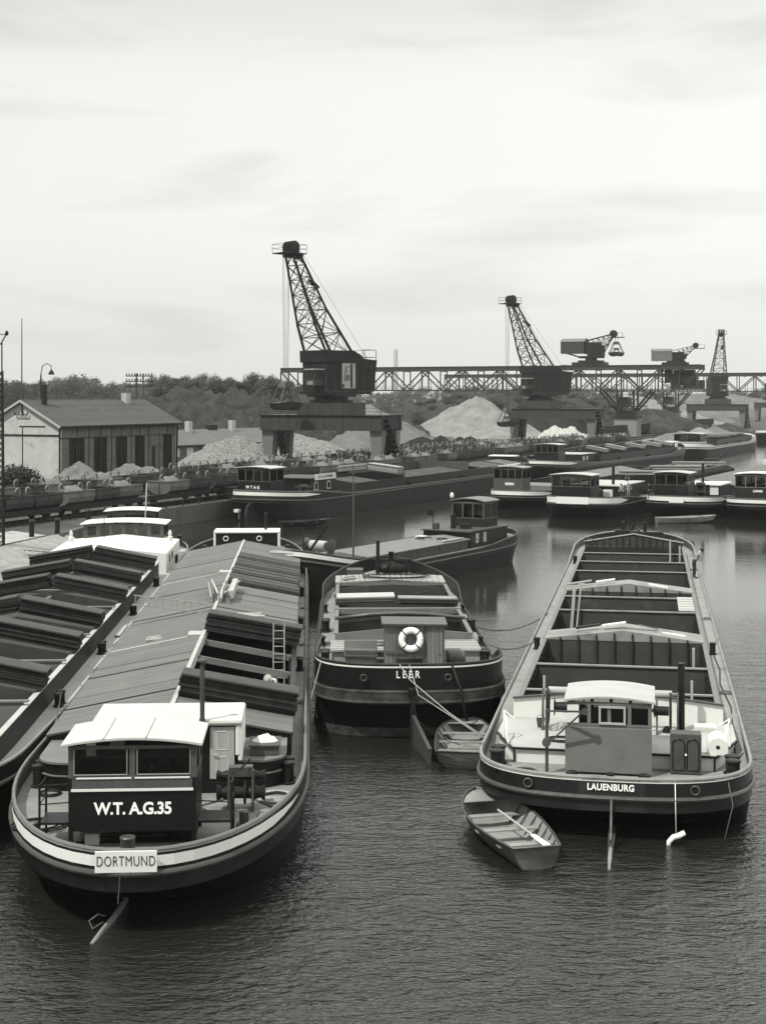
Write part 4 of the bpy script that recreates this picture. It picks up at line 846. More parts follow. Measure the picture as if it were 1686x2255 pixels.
b = B(); b.ext([(2.75, 3.1, 1.8), (3.35, 3.1, 1.8), (3.35, 3.1, 2.05)]+[(3.05+.3*cos(R(a)), 3.1, 2.05+.3*sin(R(a))) for a in (30, 60, 90, 120, 150)]+[(2.75, 3.1, 2.05)], (0, .9, 0)); K = b.make('companion', white, la, bevel=.02)
b = B(); b.ext([(3.05+.06*cos(R(a)), 3.09, 2.05+.06*sin(R(a))) for a in range(0, 360, 30)], (0, .005, 0)); b.make('vent_hole', ink, K)
b = B(); b.lathe([(.11, 0), (.11, 2.15)], (2.05, 6.3, 1.8), 12); b.make('funnel', black, la, smooth=True)
b = B(); b.box(2.45, 3.15, 6.0, 6.5, 1.82, 2.0); 
for k in range(8): b.box(2.5+k*.08, 2.53+k*.08, 5.98, 6.0, 1.87, 1.97)
b.make('vent_grill', white2, la, bevel=.01)
b = B(); b.lathe([(.16, 0), (.12, .15), (.05, .2)], (1.6, 5.8, 1.82), 10); b.make('vent_cap', iron, la, smooth=True)
coil(la, -2.6, 1.9, 1.36, .4, 4, ropem); coil(la, 2.0, 1.2, 1.36, .5, 3, ropem, sq=1.5); coil(la, -1.6, 4.1, 1.83, .35, 4, iron, sq=1.5)
b = B(); b.tube([(3.65, 20, 1.84), (3.75, 17, 1.83), (3.62, 14, 1.83), (3.8, 10, 1.83), (3.7, 7, 1.7), (3.6, 3.2, 1.42)], .025, 5); b.make('deck_cable', iron, la, smooth='all')
b = B(); b.tube([(-.8, 20.1, 2.78), (0, 20.0, 2.86), (1.3, 20.4, 2.72), (1.4, 21, 2.7), (.6, 21.4, 2.8)], .025, 5); b.make('deck_rope', ropem, la, smooth='all')
for x in (-.75, .75):
    b = B(); b.lathe([(.13, 0), (.13, 1.1), (.1, 1.15)], (x, 61.5, 2.6), 10); b.make('bow_post', iron, la)
b = B(); b.lathe([(.25, -.8), (.12, -.6), (.25, -.3), (.25, .3), (.12, .6), (.25, .8)], (0, 60.8, 2.95), 12, 'x'); b.box(-.5, -.4, 60.5, 61.1, 2.3, 3.5); b.box(.3, .4, 60.5, 61.1, 2.3, 3.3); b.bar((-.3, 61, 3.0), (.0, 61.2, 3.6), .15); b.box(-1.3, -.4, 60.7, 61.2, 3.0, 3.2); b.box(.9, 2.0, 60.8, 61.2, 2.9, 3.1); b.make('windlass', iron, la)
b = B(); b.hexa([(-.08, 1.0, -.6), (.08, 1.0, -.6), (.03, -2.4, -.6), (-.03, -2.4, -.6), (-.12, 1.0, .16), (.12, 1.0, .16), (.04, -2.4, 0), (-.04, -2.4, 0)]); b.make('rudder', steel, la)
b = B(); b.tube([(0, -.9, .1), (0, -1.7, .05), (0, -2.45, .0)], [.05, .06, .03], 8); b.make('rudder_tip', gunw, la, smooth=True)
rope('chain hanging from the stern with name LAUENBURG onto its rudder', [AM @ Vector((.0, -.06, 1.25)), AM @ Vector((0, -.2, .9)), AM @ Vector((0, -.5, .45)), AM @ Vector((.0, -.9, .3))], .045, steel, cat='chain', name='chain')
p0 = AM @ Vector((1.75, .05, 1.7)); b = B(); b.tube([(0, 0, 0), (.02, -.03, -1.45)], .012, 5); b.tube([(-.2, 0, -1.78), (-.17, 0, -1.6), (-.05, 0, -1.48), (.12, .02, -1.44), (.27, .03, -1.36)], [.05, .065, .075, .08, .07], 10)
f = thing('fender', 'curved white fender on a line over the water beside the rudder', 'fender', p0); f_ = b.make('float', lett, f, smooth='all')
person('man in dark trousers leaning over the right gunwale of the empty barge', AM @ Vector((3.62, 46, 1.8)), R(-70)-A_O[2], 'lean', shirtg, trous, s=1.06)
rope('slack mooring line from the black LEER barge to the empty barge on the right', [LMx @ Vector((3.4, 10, 2.0)), AM @ Vector((-3.75, 20.4, 2.1))], .03, ropem, .35)
rope('second slack line between the black barge bow and the empty barge', [LMx @ Vector((3.4, 14, 2.0)), AM @ Vector((-3.8, 30, 1.9))], .03, ropem, .5)
rope('short mooring line between the front left barge and the black LEER barge', [WM @ Vector((4.0, 24.4, 2.0)), LMx @ Vector((-3.4, 9.4, 2.3))], .03, ropem, .3)
rope('mooring line crossing from the cropped left barge to the front left barge', [LM @ Vector((3.75, 15.5, 1.95)), WM @ Vector((-3.85, 12, 1.95))], .03, ropem, .1)
rope('thin line hanging down the left side of the black round stern', [LMx @ Vector((-3.3, 1.4, 2.7)), LMx @ Vector((-3.65, 1.2, 1.4)), LMx @ Vector((-3.7, .6, .1))], .018, ropel)
for kx, ky in ((-3.2, 9.9), (3.25, 10.4), (3.2, 16.4)): coil(le, kx, ky, 1.87, .24, 3, ropem)
for kx, ky in ((3.75, 12.4), (3.8, 30), (3.75, 50)): coil(la, kx, ky, 1.82, .22, 3, ropem)
for kx, ky in ((3.88, 18), (3.9, 30), (3.88, 41)): coil(wt, kx, ky, 1.57, .2, 3, ropem)
for lab, M_, x, y, z in (('small pail on the stern deck of the W.T.A.G.35 barge', WM, 2.9, 3.2, 1.57), ('small pail on the white cabin trunk of the LAUENBURG barge', AM, -2.4, 5.8, 1.84), ('small pail beside the wooden deck hut', LMx, 1.75, 3.3, 1.9)):
    o = thing('pail', lab, 'pail', M_ @ Vector((x, y, z))); b = B(); b.lathe([(.1, 0), (.14, .26), (.12, .26), (.09, .02)], (0, 0, 0), 12); b.make('body', steel, o, smooth=True); b = B(); b.tube([(.13*cos(R(a)), 0, .26+.12*sin(R(a))) for a in range(0, 181, 30)], .008, 4); b.make('handle', iron, o)
# ---------------------------------------------------------------- skiffs
def skiff(label, loc, rz, L, W, D=.55, tw=.7, bowr=.85, m=steel, fine=1.6, oar=False, mi=None):
    loc = (loc[0], loc[1], .13); t = thing('rowing_boat', label, 'rowing boat', loc, rz, 'small rowing boats'); n = 16
    def half(u): return W/2*(tw+(1-tw)*sin(min(u/.5, 1)*pi/2)) if u < .5 else W/2*max(0, (1-((u-.5)/.5)**(2.0*bowr+.4)))**.75
    def sec(u, f, inn=0):
        hb = max(.0, half(u)-inn); y = u*L*(1-.0*f); zt = D*(.8+.35*u*u+.1*(1-u)**2)-.12
        k = [(1, 1), (.86, .45), (.62, .06), (0, 0)][f]
        return (hb*k[0], y-(.25*(1-k[1]) if u > .9 else 0), -.14+inn*1.2+(zt+.14-inn*1.2)*k[1]+(.28*u**4*(1-k[1])))
    for nm, inn, mm in (('hull', 0, m), ('inner_planking', .035, mi or m)):
        b = B(); vs = []; fs = []
        for i in range(n+1):
            u = min(i/n, .999)
            r = [sec(u, f, inn) for f in range(4)]; vs += [r[0], r[1], r[2], r[3]]+[(-x, y, z) for x, y, z in (r[2], r[1], r[0])]
        for i in range(n):
            for k in range(6): fs.append((i*7+k, i*7+k+1, (i+1)*7+k+1, (i+1)*7+k))
        fs.append(tuple(range(7))); b.add(vs, fs); b.make(nm, mm, t, smooth=True, fixn=(inn == 0))
    b = B(); P = [sec(min(i/n, .999), 0) for i in range(n+1)]; b.tube([(x, y, z+.01) for x, y, z in P]+[(-x, y, z+.01) for x, y, z in P[::-1]]+[P[0]], .035, 6, False); b.make('gunwale', steel if mi else m, t, smooth='all')
    for u in (.16, .42, .68):
        x = half(u)-.03; b = B(); b.box(-x, x, u*L-.13, u*L+.13, D*.42, D*.42+.035); b.make('thwart', mi or woodl, t)
    b = B(); b.ext([(-half(.8)+.04, .8*L, D*.78), (half(.8)-.04, .8*L, D*.78), (half(.9)-.04, .9*L, D*.85), (half(.97)*.6, .965*L, D*.9), (-half(.97)*.6, .965*L, D*.9), (-half(.9)+.04, .9*L, D*.85)], (0, 0, .02)); b.make('foredeck', mi or m, t)
    for k in range(7):
        u = .1+k*.1; 
        for g in (-1, 1): b = B(); a = sec(u, 0, .045); c = sec(u, 2, .045); b.bar((g*a[0], a[1], a[2]), (g*c[0], c[1], c[2]), .035, .03); b.make('rib', m, t)
    b = B(); b.box(-half(.3)*.55, half(.3)*.55, .12*L, .75*L, -.05, -.03); b.make('bottom_boards', mi or woodl, t)
    if oar:
        q = thing('oar', 'white bladed oar lying across the thwarts of the nearest skiff', 'oar', loc, rz)
        b = B(); b.cyl((.05, 3.4, .52), (.32, 1.2, .42), .028, n=8); b.make('shaft', palegrey, q); b = B(); b.hexa([(.26, 1.25, .40), (.40, 1.28, .40), (.55, .25, .36), (.33, .2, .36), (.26, 1.25, .43), (.40, 1.28, .43), (.55, .25, .39), (.33, .2, .39)]); b.make('blade', lett, q, bevel=.01)
    return t
skiff('open grey skiff tied under the stern lettered LEER', (2.6, 48.7, 0), -.1, 5.0, 1.95, .62, .86, .9, dark, mi=gunw)
skiff('nearest grey skiff with a white oar, tied to the left of the barge LAUENBURG', (4.05, 38.3, 0), .24, 5.4, 2.0, .66, .66, .9, steel, oar=True, mi=gunw)
rope('short line from skiff bow to the round stern of the right barge', [(2.95, 44.3, .6), AM @ Vector((-3.3, .8, 1.7))], .03, iron, .05)
rope('line from the white curved fender side hanging down the right stern quarter', [AM @ Vector((3.2, .9, 1.75)), AM @ Vector((3.35, .7, 1.0)), AM @ Vector((3.1, .3, .15))], .015, ropem)
# ---------------------------------------------------------------- boats in the middle and background
def barge(name, label, ox, oy, th, L, Wd, zd=1.5, bul=.6, mup=None, mlow=None, stripe=None, wh=None, hold=None, ls=6, lb=8, es=2.3, eb=2.2, sh=(.3, 8, 1.0, 12), ds=2, stem=1.2, rub=None, cat='barge', deckmat=None):
    t = thing(name, label, cat, (ox, oy, 0), -th, 'cargo barges in the harbour'); h = Hull(L, Wd, zd, bul, ls=ls, lb=lb, es=es, eb=eb, sh=sh, ds=ds, db=stem)
    h.shell(t, m=mlow or bottom, mup=mup or black, rubdrop=.3, mrub=rub or darkgrey)
    if stripe: h.stripe(t, stripe[0], stripe[1], stripe[2], white)
    h.stripe(t, L-2, -.01, .05, gunw, 'gunwale_edge', L-2)
    h.deck(t, (hold[0], hold[1], hold[2]) if hold else None, deckmat or deckm)
    if wh: house(t, *wh[0], **wh[1])
    if hold: coaming(t, h, hold[0], hold[1], hold[2], hold[3], hold[4], m=dark, minn=holdm)
    for g in (-1, 1):
        for f in (.16, .4, .62, .85): bollards(t, g*(h.hb(L*f)-.35), L*f, h.zdeck(L*f), .15, .5, .5)
    return t, h
# large barge along the quay
mb, h = barge('motor_barge', 'long grey sided barge moored along the quay below the big crane', -13.2, 144.6, .45, 74, 8.4, 2.05, .7, mlow=hullside, mup=hullside, stripe=(8, .15, .5),
    wh=((-2.4, 1.4, 1.5, 4.3, 2.0, 5.2, 3.9), dict(nf=4, ns=2, mlow=black, mup=wood, mroof=palegrey, over=.2)), hold=(16, 68, 3.5, 3.0, 3.5), sh=(.35, 10, .9, 14), ls=7)
MM = frame_of(-13.2, 144.6, .45)
text('W T A G', .42, 'lettering', lett, mb, facing(-.6, 1.485, 3.3), .004, .01, .9, 1.1); text('DORTMUND', .42, 'lettering', lett, mb, facing(-.6, 1.485, 2.72), .004, .01, .85, 1.0)
b = B(); b.box(-2.6, 2.6, 7.8, 13.3, 2.0, 3.9); C = b.make('cabin', black, mb, bevel=.05)
b = B(); b.box(-2.75, 2.75, 7.6, 13.5, 3.9, 4.0); b.make('cabin_roof', darkgrey, C)
b = B(); b.box(2.8, 2.86, 8.3, 12.9, 3.75, 4.35); b.make('name_board', white2, C)
text('W.T.A.G. DORTMUND', .42, 'lettering', ink, C, facing(2.87, 10.6, 4.05, pi/2), .004, .004, .8)
for y in (8.9, 11.7):
    b = B(); b.ext([(2.61, y-.4, 2.7), (2.61, y+.4, 2.7), (2.61, y+.4, 3.4), (2.61, y, 3.6), (2.61, y-.4, 3.4)], (.03, 0, 0)); b.make('window', white2, C)
    b = B(); b.ext([(2.645, y-.3, 2.78), (2.645, y+.3, 2.78), (2.645, y+.3, 3.35), (2.645, y, 3.5), (2.645, y-.3, 3.35)], (.01, 0, 0)); b.make('window_pane', darkglass, C)
winch(mb, 2.6, 6.3, 2.0, 1.6, 1.3); b = B(); b.box(1.8, 3.0, 5.0, 5.6, 2.1, 2.7); b.make('deck_box', white2, mb)
covers(mb, 62, 68.2, 1, 3.6, 3.05, 3.5, m=darkgrey); covers(mb, 52, 68.2, -1, 3.6, 3.05, 3.5, m=darkgrey); covers(mb, 52.5, 61, 1, 3.6, 3.05, 3.5, m=boardtop)
for y in (18.5, 22, 31, 35, 42, 46.5, 56): crossbeam(mb, y, 3.5, 3.0, 3.4, .5, .2, midgrey)
boardstack('stack of hatch boards right half, on the long barge under the big crane', mb, .05, 3.8, 27.0, 1.6, 4.0, 3.6, 9, m=woodl, mt=woodl)
boardstack('stack of hatch boards left half, on the long barge under the big crane', mb, -3.8, -.05, 27.0, 1.6, 3.6, 4.0, 9, m=woodl, mt=woodl)
b = B(); b.box(-3.6, 3.6, 28.5, 28.7, 1.2, 4.0); b.make('bulkhead', boardtop, mb); B().box(-3.6, 3.6, 48, 48.2, 2.0, 4.1).make('bulkhead', boardtop, mb)
b = B(); b.box(-3.55, -3.45, 40, 52, 3.0, 4.1); b.make('side_board', holdl, mb)
b = B(); b.box(-1.8, 1.8, 69.0, 69.2, 2.9, 3.9); D = b.make('bow_cabin', black, mb); b = B(); b.box(-1.95, 1.95, 68.9, 71, 3.9, 4.05); b.make('bow_cabin_roof', white, D)
b = B(); b.ext([(-.12, -.8, -.6), (-.12, 1.8, -.6), (-.12, 1.8, 1.4), (-.12, .4, 2.0), (-.12, -.6, 1.6), (-.12, -.9, .8)], (.24, 0, 0)); b.make('rudder', hullside, mb)
b = B(); b.box(-1.6, -1.1, -.5, 0, .9, 1.2); b.cyl((-1.3, 0, .2), (-1.3, 0, 1.0), .06); b.make('stern_bracket', white2, mb)
rope('thin mast stay rising from the deck of the long quay barge', [MM @ Vector((2.5, 1.5, 2.6)), MM @ Vector((2.8, 1.2, .4))], .03, iron)
skiff('dark skiff beside the rudder of the long quay barge', (-9.7, 138.5, 0), -1.15, 5, 1.8, .55, .7, .9, dark)
# B1 - barge below the second crane
b1, h = barge('motor_barge', 'dark barge moored below the second crane with open hatches and low wheelhouse', 23.2, 221, .5, 68, 8.2, 1.8, .6, stripe=(9, .1, .5),
    wh=((-2.1, 1.7, 5.0, 7.8, 1.8, 4.9, 3.7), dict(nf=4, ns=2, mlow=black, mup=wood, mroof=palegrey, over=.2)), hold=(19, 60, 3.4, 2.9, 3.4), ls=7)
b = B(); b.box(-2.7, 2.7, 12, 18.4, 1.8, 3.2); C = b.make('cabin', dark, b1, bevel=.05); b = B(); b.box(-2.8, 2.8, 11.9, 18.6, 3.2, 3.3); b.make('cabin_roof', palegrey, C)
b = B()
for y in (13, 14.5): b.box(2.7, 2.72, y, y+.5, 2.3, 2.9)
b.make('window', white2, C)
b = B(); b.lathe([(.14, 0), (.14, 1.9)], (-.5, 11.4, 2.2), 8); b.make('funnel', iron, b1)
for i, y in enumerate((22, 31, 41, 50, 57)):
    nm = ORD[i]; boardstack(f'{nm} right hand hatch board stack on the barge below the second crane', b1, .05, 3.5, y, 1.2, 3.9, 3.3, 6, m=woodl, mt=gunw)
    boardstack(f'{nm} left hand hatch board stack on the barge below the second crane', b1, -3.5, -.05, y, 1.2, 3.3, 3.9, 6, m=boardtop, mt=gunw)
b = B(); b.box(-2.2, 2.2, 63, 64, 2.4, 3.7); D = b.make('bow_cabin', black, b1); b = B(); b.box(-2.3, 2.3, 62.8, 65, 3.7, 3.9); b.box(-2.3, -2.1, 62.9, 64, 2.5, 3.7); b.box(2.1, 2.3, 62.9, 64, 2.5, 3.7); b.make('bow_cabin_roof', white, D)
skiff('small skiff tied at the stern quarter of the barge below the second crane', (16.5, 212, 0), -1.3, 5, 1.8, .5, .7, .9, gunw)
# white barge beyond
wb, h = barge('motor_barge', 'white hulled barge with brick coloured deckhouse near the third crane', 61.5, 298, .44, 62, 8, 1.9, .6, mup=white2, mlow=hullside, stripe=(10, .1, .6),
    wh=((-2.8, 2.8, 3.5, 9, 1.9, 4.6, 3.0), dict(nf=4, ns=3, mlow=palegrey, mup=wood, mroof=palegrey, over=.2)), hold=(16, 54, 3.3, 3.1, 3.6))
for i, y in enumerate((19, 28, 36, 44)): boardstack(f'{ORD[i]} stack of boards on the white hulled barge', wb, -3.4, 3.4, y, 1.4, 3.5, 3.6, 6, m=woodl, mt=gunw)
tg, h = barge('tug_boat', 'small tug with white stripe at the far right near the third crane', 103, 392, .5, 30, 7.5, 2.2, .8, stripe=(16, .1, .7),
    wh=((-1.8, 1.8, 8, 11.5, 2.2, 5.8, 4.2), dict(nf=3, ns=3, mlow=white2, mup=white2, mroof=palegrey, over=.2)), cat='tug')
# row of four sterns
def rowbarge(lab, ox, oy, th, W_, stripe, whx, extra=None, zd=1.5, hold=None, L=66, mr=palegrey):
    t, h = barge('motor_barge', lab, ox, oy, th, L, W_, zd, .55, stripe=stripe, wh=whx, hold=hold, ls=6, sh=(.2, 8, .6, 12))
    return t, h
s1, h = rowbarge('dark barge with tall wheelhouse and white stripe, leftmost of the moored row of sterns', 13.9, 160, .44, 7.2, (5, .1, .5), ((-2.2, 1.2, .9, 3.5, 1.6, 4.5, 3.3), dict(nf=4, ns=2, mlow=darkgrey, mup=wood, mroof=gunw, over=.15)), L=52, hold=(14, 44, 2.9, 2.3, 2.8), zd=1.35)
text('BREMEN', .4, 'lettering', lett, s1, facing(-.3, .885, 2.75), .004, .01, .7)
b = B(); b.box(-2.4, 2.4, 7.5, 13, 1.5, 2.25); b.make('cabin', midgrey, s1, bevel=.04); covers(s1, 13.8, 44.2, 1, 3.0, 2.35, 2.85); covers(s1, 13.8, 44.2, -1, 3.0, 2.35, 2.85)
b = B(); b.bar((-3.2, 1, 1.9), (-4.2, .4, 2.9), .08); b.bar((-4.2, .4, 2.9), (-3.0, 2.2, 2.9), .06); b.make('davit', iron, s1)
b = B(); b.bar((-1.7, 1.1, 4.7), (-.1, 3.0, 4.9), .12); b.bar((-1.3, 2.7, 4.7), (.7, 1.5, 5.0), .12); b.make('roof_poles', white2, s1)
s2, h = rowbarge('black barge with wide white stern stripe and open hatches, second in the moored row', 19.2, 147.5, .44, 8.2, (9, .08, .62), ((-2.6, 1.6, 1.1, 4.0, 1.7, 4.35, 3.2), dict(nf=4, ns=2, mlow=black, mup=wood, mroof=palegrey, over=.2)), zd=1.5, hold=(18, 62, 3.4, 2.5, 3.0))
b = B(); b.box(-1.7, 1.7, -.08, -.04, 1.55, 2.25); b.make('name_plate', white, s2)
b = B(); b.box(-2.8, 2.8, 7.5, 17, 1.6, 2.95); C = b.make('cabin', black, s2, bevel=.05); b = B(); b.box(-2.9, 2.9, 7.4, 17.2, 2.95, 3.06); b.make('cabin_roof', palegrey, C)
b = B(); b.box(1.6, 2.5, 5.4, 5.9, 2.0, 2.7); b.make('winch_cover', white2, s2); winch(s2, .9, 5.6, 1.6, 1.3, 1.1)
b = B(); b.lathe([(.16, 0), (.16, 2.1)], (1.5, 9.5, 2.9), 8); b.make('funnel', iron, s2)
for i, y in enumerate((30, 44, 56)): boardstack(f'{ORD[i]} frame of boards on the second barge of the moored row', s2, -3.6, 3.6, y, 1.0, 3.0, 3.1, 6, m=woodl, mt=gunw)
b = B()
for g in (-1, 1): b.box(*sorted((g*3.2, g*3.7)), 30, 56, 2.6, 3.2)
b.make('side_board', boardtop, s2); b = B(); b.bar((0, 66, 3.2), (1, 67, 4.2), .2); b.lathe([(.3, -1), (.4, 0), (.3, 1)], (0, 64, 3.4), 10, 'x'); b.make('windlass', iron, s2)
s3, h = rowbarge('black barge with grey planked hatch, third of the moored row of sterns', 29.8, 148.5, .44, 8.2, (7, .08, .5), ((-2.4, 1.1, 1.1, 4.0, 1.7, 4.5, 3.3), dict(nf=3, ns=2, mlow=black, mup=wood, mroof=palegrey, over=.2)), zd=1.5, hold=(14, 60, 3.5, 2.5, 3.1), L=68)
covers(s3, 13.8, 60.2, 1, 3.6, 2.56, 3.15); covers(s3, 13.8, 60.2, -1, 3.6, 2.56, 3.15)
b = B(); b.box(-.6, .9, -.08, -.04, 1.6, 2.15); b.make('name_plate', white, s3)
b = B(); b.box(-.8, 3.0, 7.5, 12.5, 1.6, 3.0); C = b.make('cabin', black, s3, bevel=.05); b = B(); b.box(-.9, 3.1, 7.3, 12.7, 3.0, 3.15); b.make('cabin_roof', white, C)
b = B(); b.box(1.9, 2.8, 7.46, 7.5, 2.0, 2.9); b.make('window', white2, C)
b = B(); b.lathe([(.14, 0), (.14, 2.9)], (.9, 8.6, 2.4), 8); b.make('funnel', iron, s3); winch(s3, 1.3, 5.8, 1.6, 1.5, 1.7)
b = B(); b.box(-2.6, 2.4, 61.5, 64.5, 2.3, 3.5); b.make('bow_cabin', white2, s3, bevel=.05)
s4, h = rowbarge('black barge cut off at the right edge of the moored row of sterns', 37.6, 146, .44, 8.2, (8, .12, .45), ((-2.5, 1.7, 1.1, 4.1, 1.6, 4.5, 3.2), dict(nf=4, ns=2, mlow=dark, mup=midgrey, mroof=white2, over=.2)), zd=1.4, hold=(16, 58, 3.4, 2.4, 2.9))
covers(s4, 15.8, 58.2, 1, 3.5, 2.45, 2.95); covers(s4, 15.8, 58.2, -1, 3.5, 2.45, 2.95)
text('LUDWIG', .3, 'lettering', lett, s4, facing(-.2, 1.085, 2.85), .004, .01, .8)
skiff('pale grey skiff lying alongside the third barge of the moored row', (26.8, 142.6, 0), -1.35, 6.3, 1.7, .6, .5, .8, gunw)
SM = frame_of(19.2, 147.5, .44)
for lab, x, y, pose, top, hat in (('man in pale shirt standing by the cabin between second and third moored sterns', 3.3, 6.3, 'stand', shirtg, None), ('man in white cap with hands on hips between second and third moored sterns', 3.4, 8.6, 'hips', shirtg, palegrey)):
    person(lab, SM @ Vector((x, y, 1.55)), pi-.3, pose, top, shirtg if pose == 'hips' else trous, hat)
person('man sitting on the dark cabin roof of the second moored barge', SM @ Vector((1.2, 16.2, 2.75)), pi-.4, 'sit', trous, trous)
person('man leaning at the left side of the third moored wheelhouse', frame_of(29.8, 148.5, .44) @ Vector((-3.2, 1.9, 1.7)), pi+.9, 'stand', dark, trous, None)
# centre motor vessel K
KO = (9.1, 113.2, 3.69); KM = frame_of(*KO)
k = thing('motor_vessel', 'dark coaster with grey flat hatch and windowed wheelhouse, lying across the basin', 'cargo boat', (KO[0], KO[1], 0), -KO[2])
h = Hull(28, 5.6, 1.5, .35, ls=4, lb=5, es=2.1, eb=1.9, sh=(.4, 7, 1.15, 9), ds=1.2, db=.9)
h.shell(k, m=hullside, mup=dark, rubdrop=.35); h.deck(k, (9, 22.5, 2.0), deckm)
b = B(); o_ = oline(28, 5.64, 4, 5, 2.1, 1.9, -.02, -.02)
row = [(x, y) for x, y in o_ if y > 22]; row = row+[(-x, y) for x, y in row[::-1][1:]]; n = len(row)
b.add([(x, y, h.zrim(y)-.08) for x, y in row]+[(x, y, h.zrim(y)-.34) for x, y in row], [(i, i+1, n+i+1, n+i) for i in range(n-1)]); b.make('white_stripe', white, k, fixn=False)
b = B(); b.box(-2.0, 2.0, 9, 22.5, 1.3, 2.15); b.make('coaming', darkgrey, k)
b = B(); b.ext([(-2.1, 8.8, 2.15), (2.1, 8.8, 2.15), (2.1, 8.8, 2.2), (0, 8.8, 2.42), (-2.1, 8.8, 2.2)], (0, 13.9, 0)); b.make('hatch_cover', midgrey, k)
b = B(); b.box(-1.95, 1.95, 2.6, 8.6, 1.5, 2.65); C = b.make('cabin', dark, k, bevel=.05)
for y in (6.1, 7.3):
    b = B(); b.box(-1.97, -1.95, y, y+.45, 1.8, 2.5); b.make('window', palegrey, C)
b = B(); b.box(-2.05, 2.05, 2.5, 8.8, 2.65, 2.74); b.make('cabin_roof', darkgrey, C)
house(k, -1.35, 1.35, 3.1, 5.3, 2.74, 4.6, 3.35, nf=3, ns=2, mlow=dark, mup=wood, mroof=midgrey, over=.15, arch=.2)
b = B(); b.lathe([(.2, 0), (.2, .9), (.24, 1)], (.2, 7.2, 2.74), 10); b.make('funnel', iron, k); B().box(-1.0, -.4, 6.6, 7.3, 2.74, 3.1).make('skylight', iron, k, bevel=.03); B().box(.9, 1.3, 8.0, 8.4, 2.74, 3.2).make('deck_box', steel, k, bevel=.03); b = B(); b.bar((1.2, 8.4, 2.7), (1.2, 8.4, 4.2), .05); b.box(1.2, 1.7, 8.38, 8.42, 3.7, 4.15); b.make('flag_staff', iron, k)
b = B(); b.lathe([(.1, 0), (.16, .15), (.1, .35), (.03, .4)], (1.3, 5.4, 4.85), 10); b.make('roof_lamp', white, k, smooth=True)
for g in (-1, 1): railing(k, [(g*2.45, y) for y in (8, 11, 14, 17, 20)], 1.7, .45, (1,), r=.03, name='rope_rail')
b = B(); b.lathe([(.2, -1), (.5, -.95), (.25, -.8), (.25, .8), (.5, .95), (.2, 1)], (0, 25.2, 3.05), 14, 'x'); b.box(-.9, -.8, 24.9, 25.5, 2.3, 3.3); b.box(.8, .9, 24.9, 25.5, 2.3, 3.3); b.make('windlass', steel, k, smooth=True)
b = B(); b.lathe([(.3, -.6), (.3, .6)], (0, 25.2, 3.08), 12, 'x'); b.make('windlass_drum', palegrey, k)
b = B(); b.bar((.1, 26.2, 2.7), (-.9, 25.6, 4.4), .1, .16); b.bar((.5, 26, 2.6), (.9, 25.8, 4.2), .07); b.make('anchor_davit', iron, k)
b = B(); b.lathe([(.07, 0), (.06, 3), (.035, 5.9)], (-1.55, 23.6, 2.2), 8); b.make('mast', steel, k)
b = B(); b.bar((2.4, 25.6, 2.0), (2.75, 25.9, .9), .12); b.bar((2.4, 26.4, 1.3), (2.9, 25.3, 1.0), .3, .08); b.make('anchor', steel, k)
bi = thing('bicycle', 'bicycle lying on the flat grey hatch of the coaster', 'bicycle', KM @ Vector((-.2, 12.3, 2.44)), 1.0)
for x in (-.5, .5):
    b = B(); b.tube([(x+.33*cos(i*pi/10), .33*sin(i*pi/10), .03) for i in range(21)], .022, 5, False); b.make('wheel', iron, bi, smooth='all')
b = B(); b.bar((-.5, 0, .05), (.0, -.1, .05), .03); b.bar((0, -.1, .05), (.35, .45, .05), .03); b.bar((-.1, .4, .05), (.35, .45, .05), .03); b.bar((-.1, .5, .05), (0, -.1, .05), .03); b.bar((.5, 0, .05), (.33, .6, .06), .03); b.bar((.1, .62, .07), (.5, .6, .07), .03); b.make('frame', iron, bi)
b = B(); b.ext([(x, y, 0) for x, y in ((-.5, -.3), (.2, -.35), (.4, .2), (-.2, .3))], (0, 0, .12)); o = b.make('cloth', cloth, None, bevel=.03); o.location = KM @ Vector((.4, 11.5, 2.42)); tag(o, 'white cloth on the coaster hatch beside the bicycle', 'cloth')
coil(k, -1.1, 11.2, 2.35, .4, 3, iron); b = B(); b.box(-1.9, -1.7, 9.5, 12.4, 2.28, 2.36); b.make('hatch_batten', palegrey, k)
# ---------------------------------------------------------------- tipping buckets and their wagons
wag = thing('bucket_wagon', 'dark flat wagon of the front row carrying dusty tipping buckets', 'wagon', (0, 0, 0), 0, 'flat wagons under the tipping buckets, front row')
b = B(); b.box(-.99, .99, -5.9, 5.9, 2.55, 2.8); b.box(-1.15, -1.0, -5.9, 5.9, 2.4, 2.9); b.box(1.0, 1.15, -5.9, 5.9, 2.4, 2.9); b.make('chassis', iron, wag)
for y in (-4.2, 4.2):
    for g in (-1, 1):
        b = B(); b.lathe([(.48, -.07), (.48, .07)], (g*.75, y, 2.35), 16, 'x'); b.make('wheel', iron, wag)
for y in (-4.2, 4.2): B().box(-1.15, 1.15, y-.12, y+.12, 2.25, 2.45).make('axle', iron, wag)
b = B()
for g in (-.75, .75):
    for y in (-6.15, 5.9): b.lathe([(.08, 0), (.2, .22), (.2, .25)], (g, y, 2.62), 10, 'y')
b.make('buffer', iron, wag)
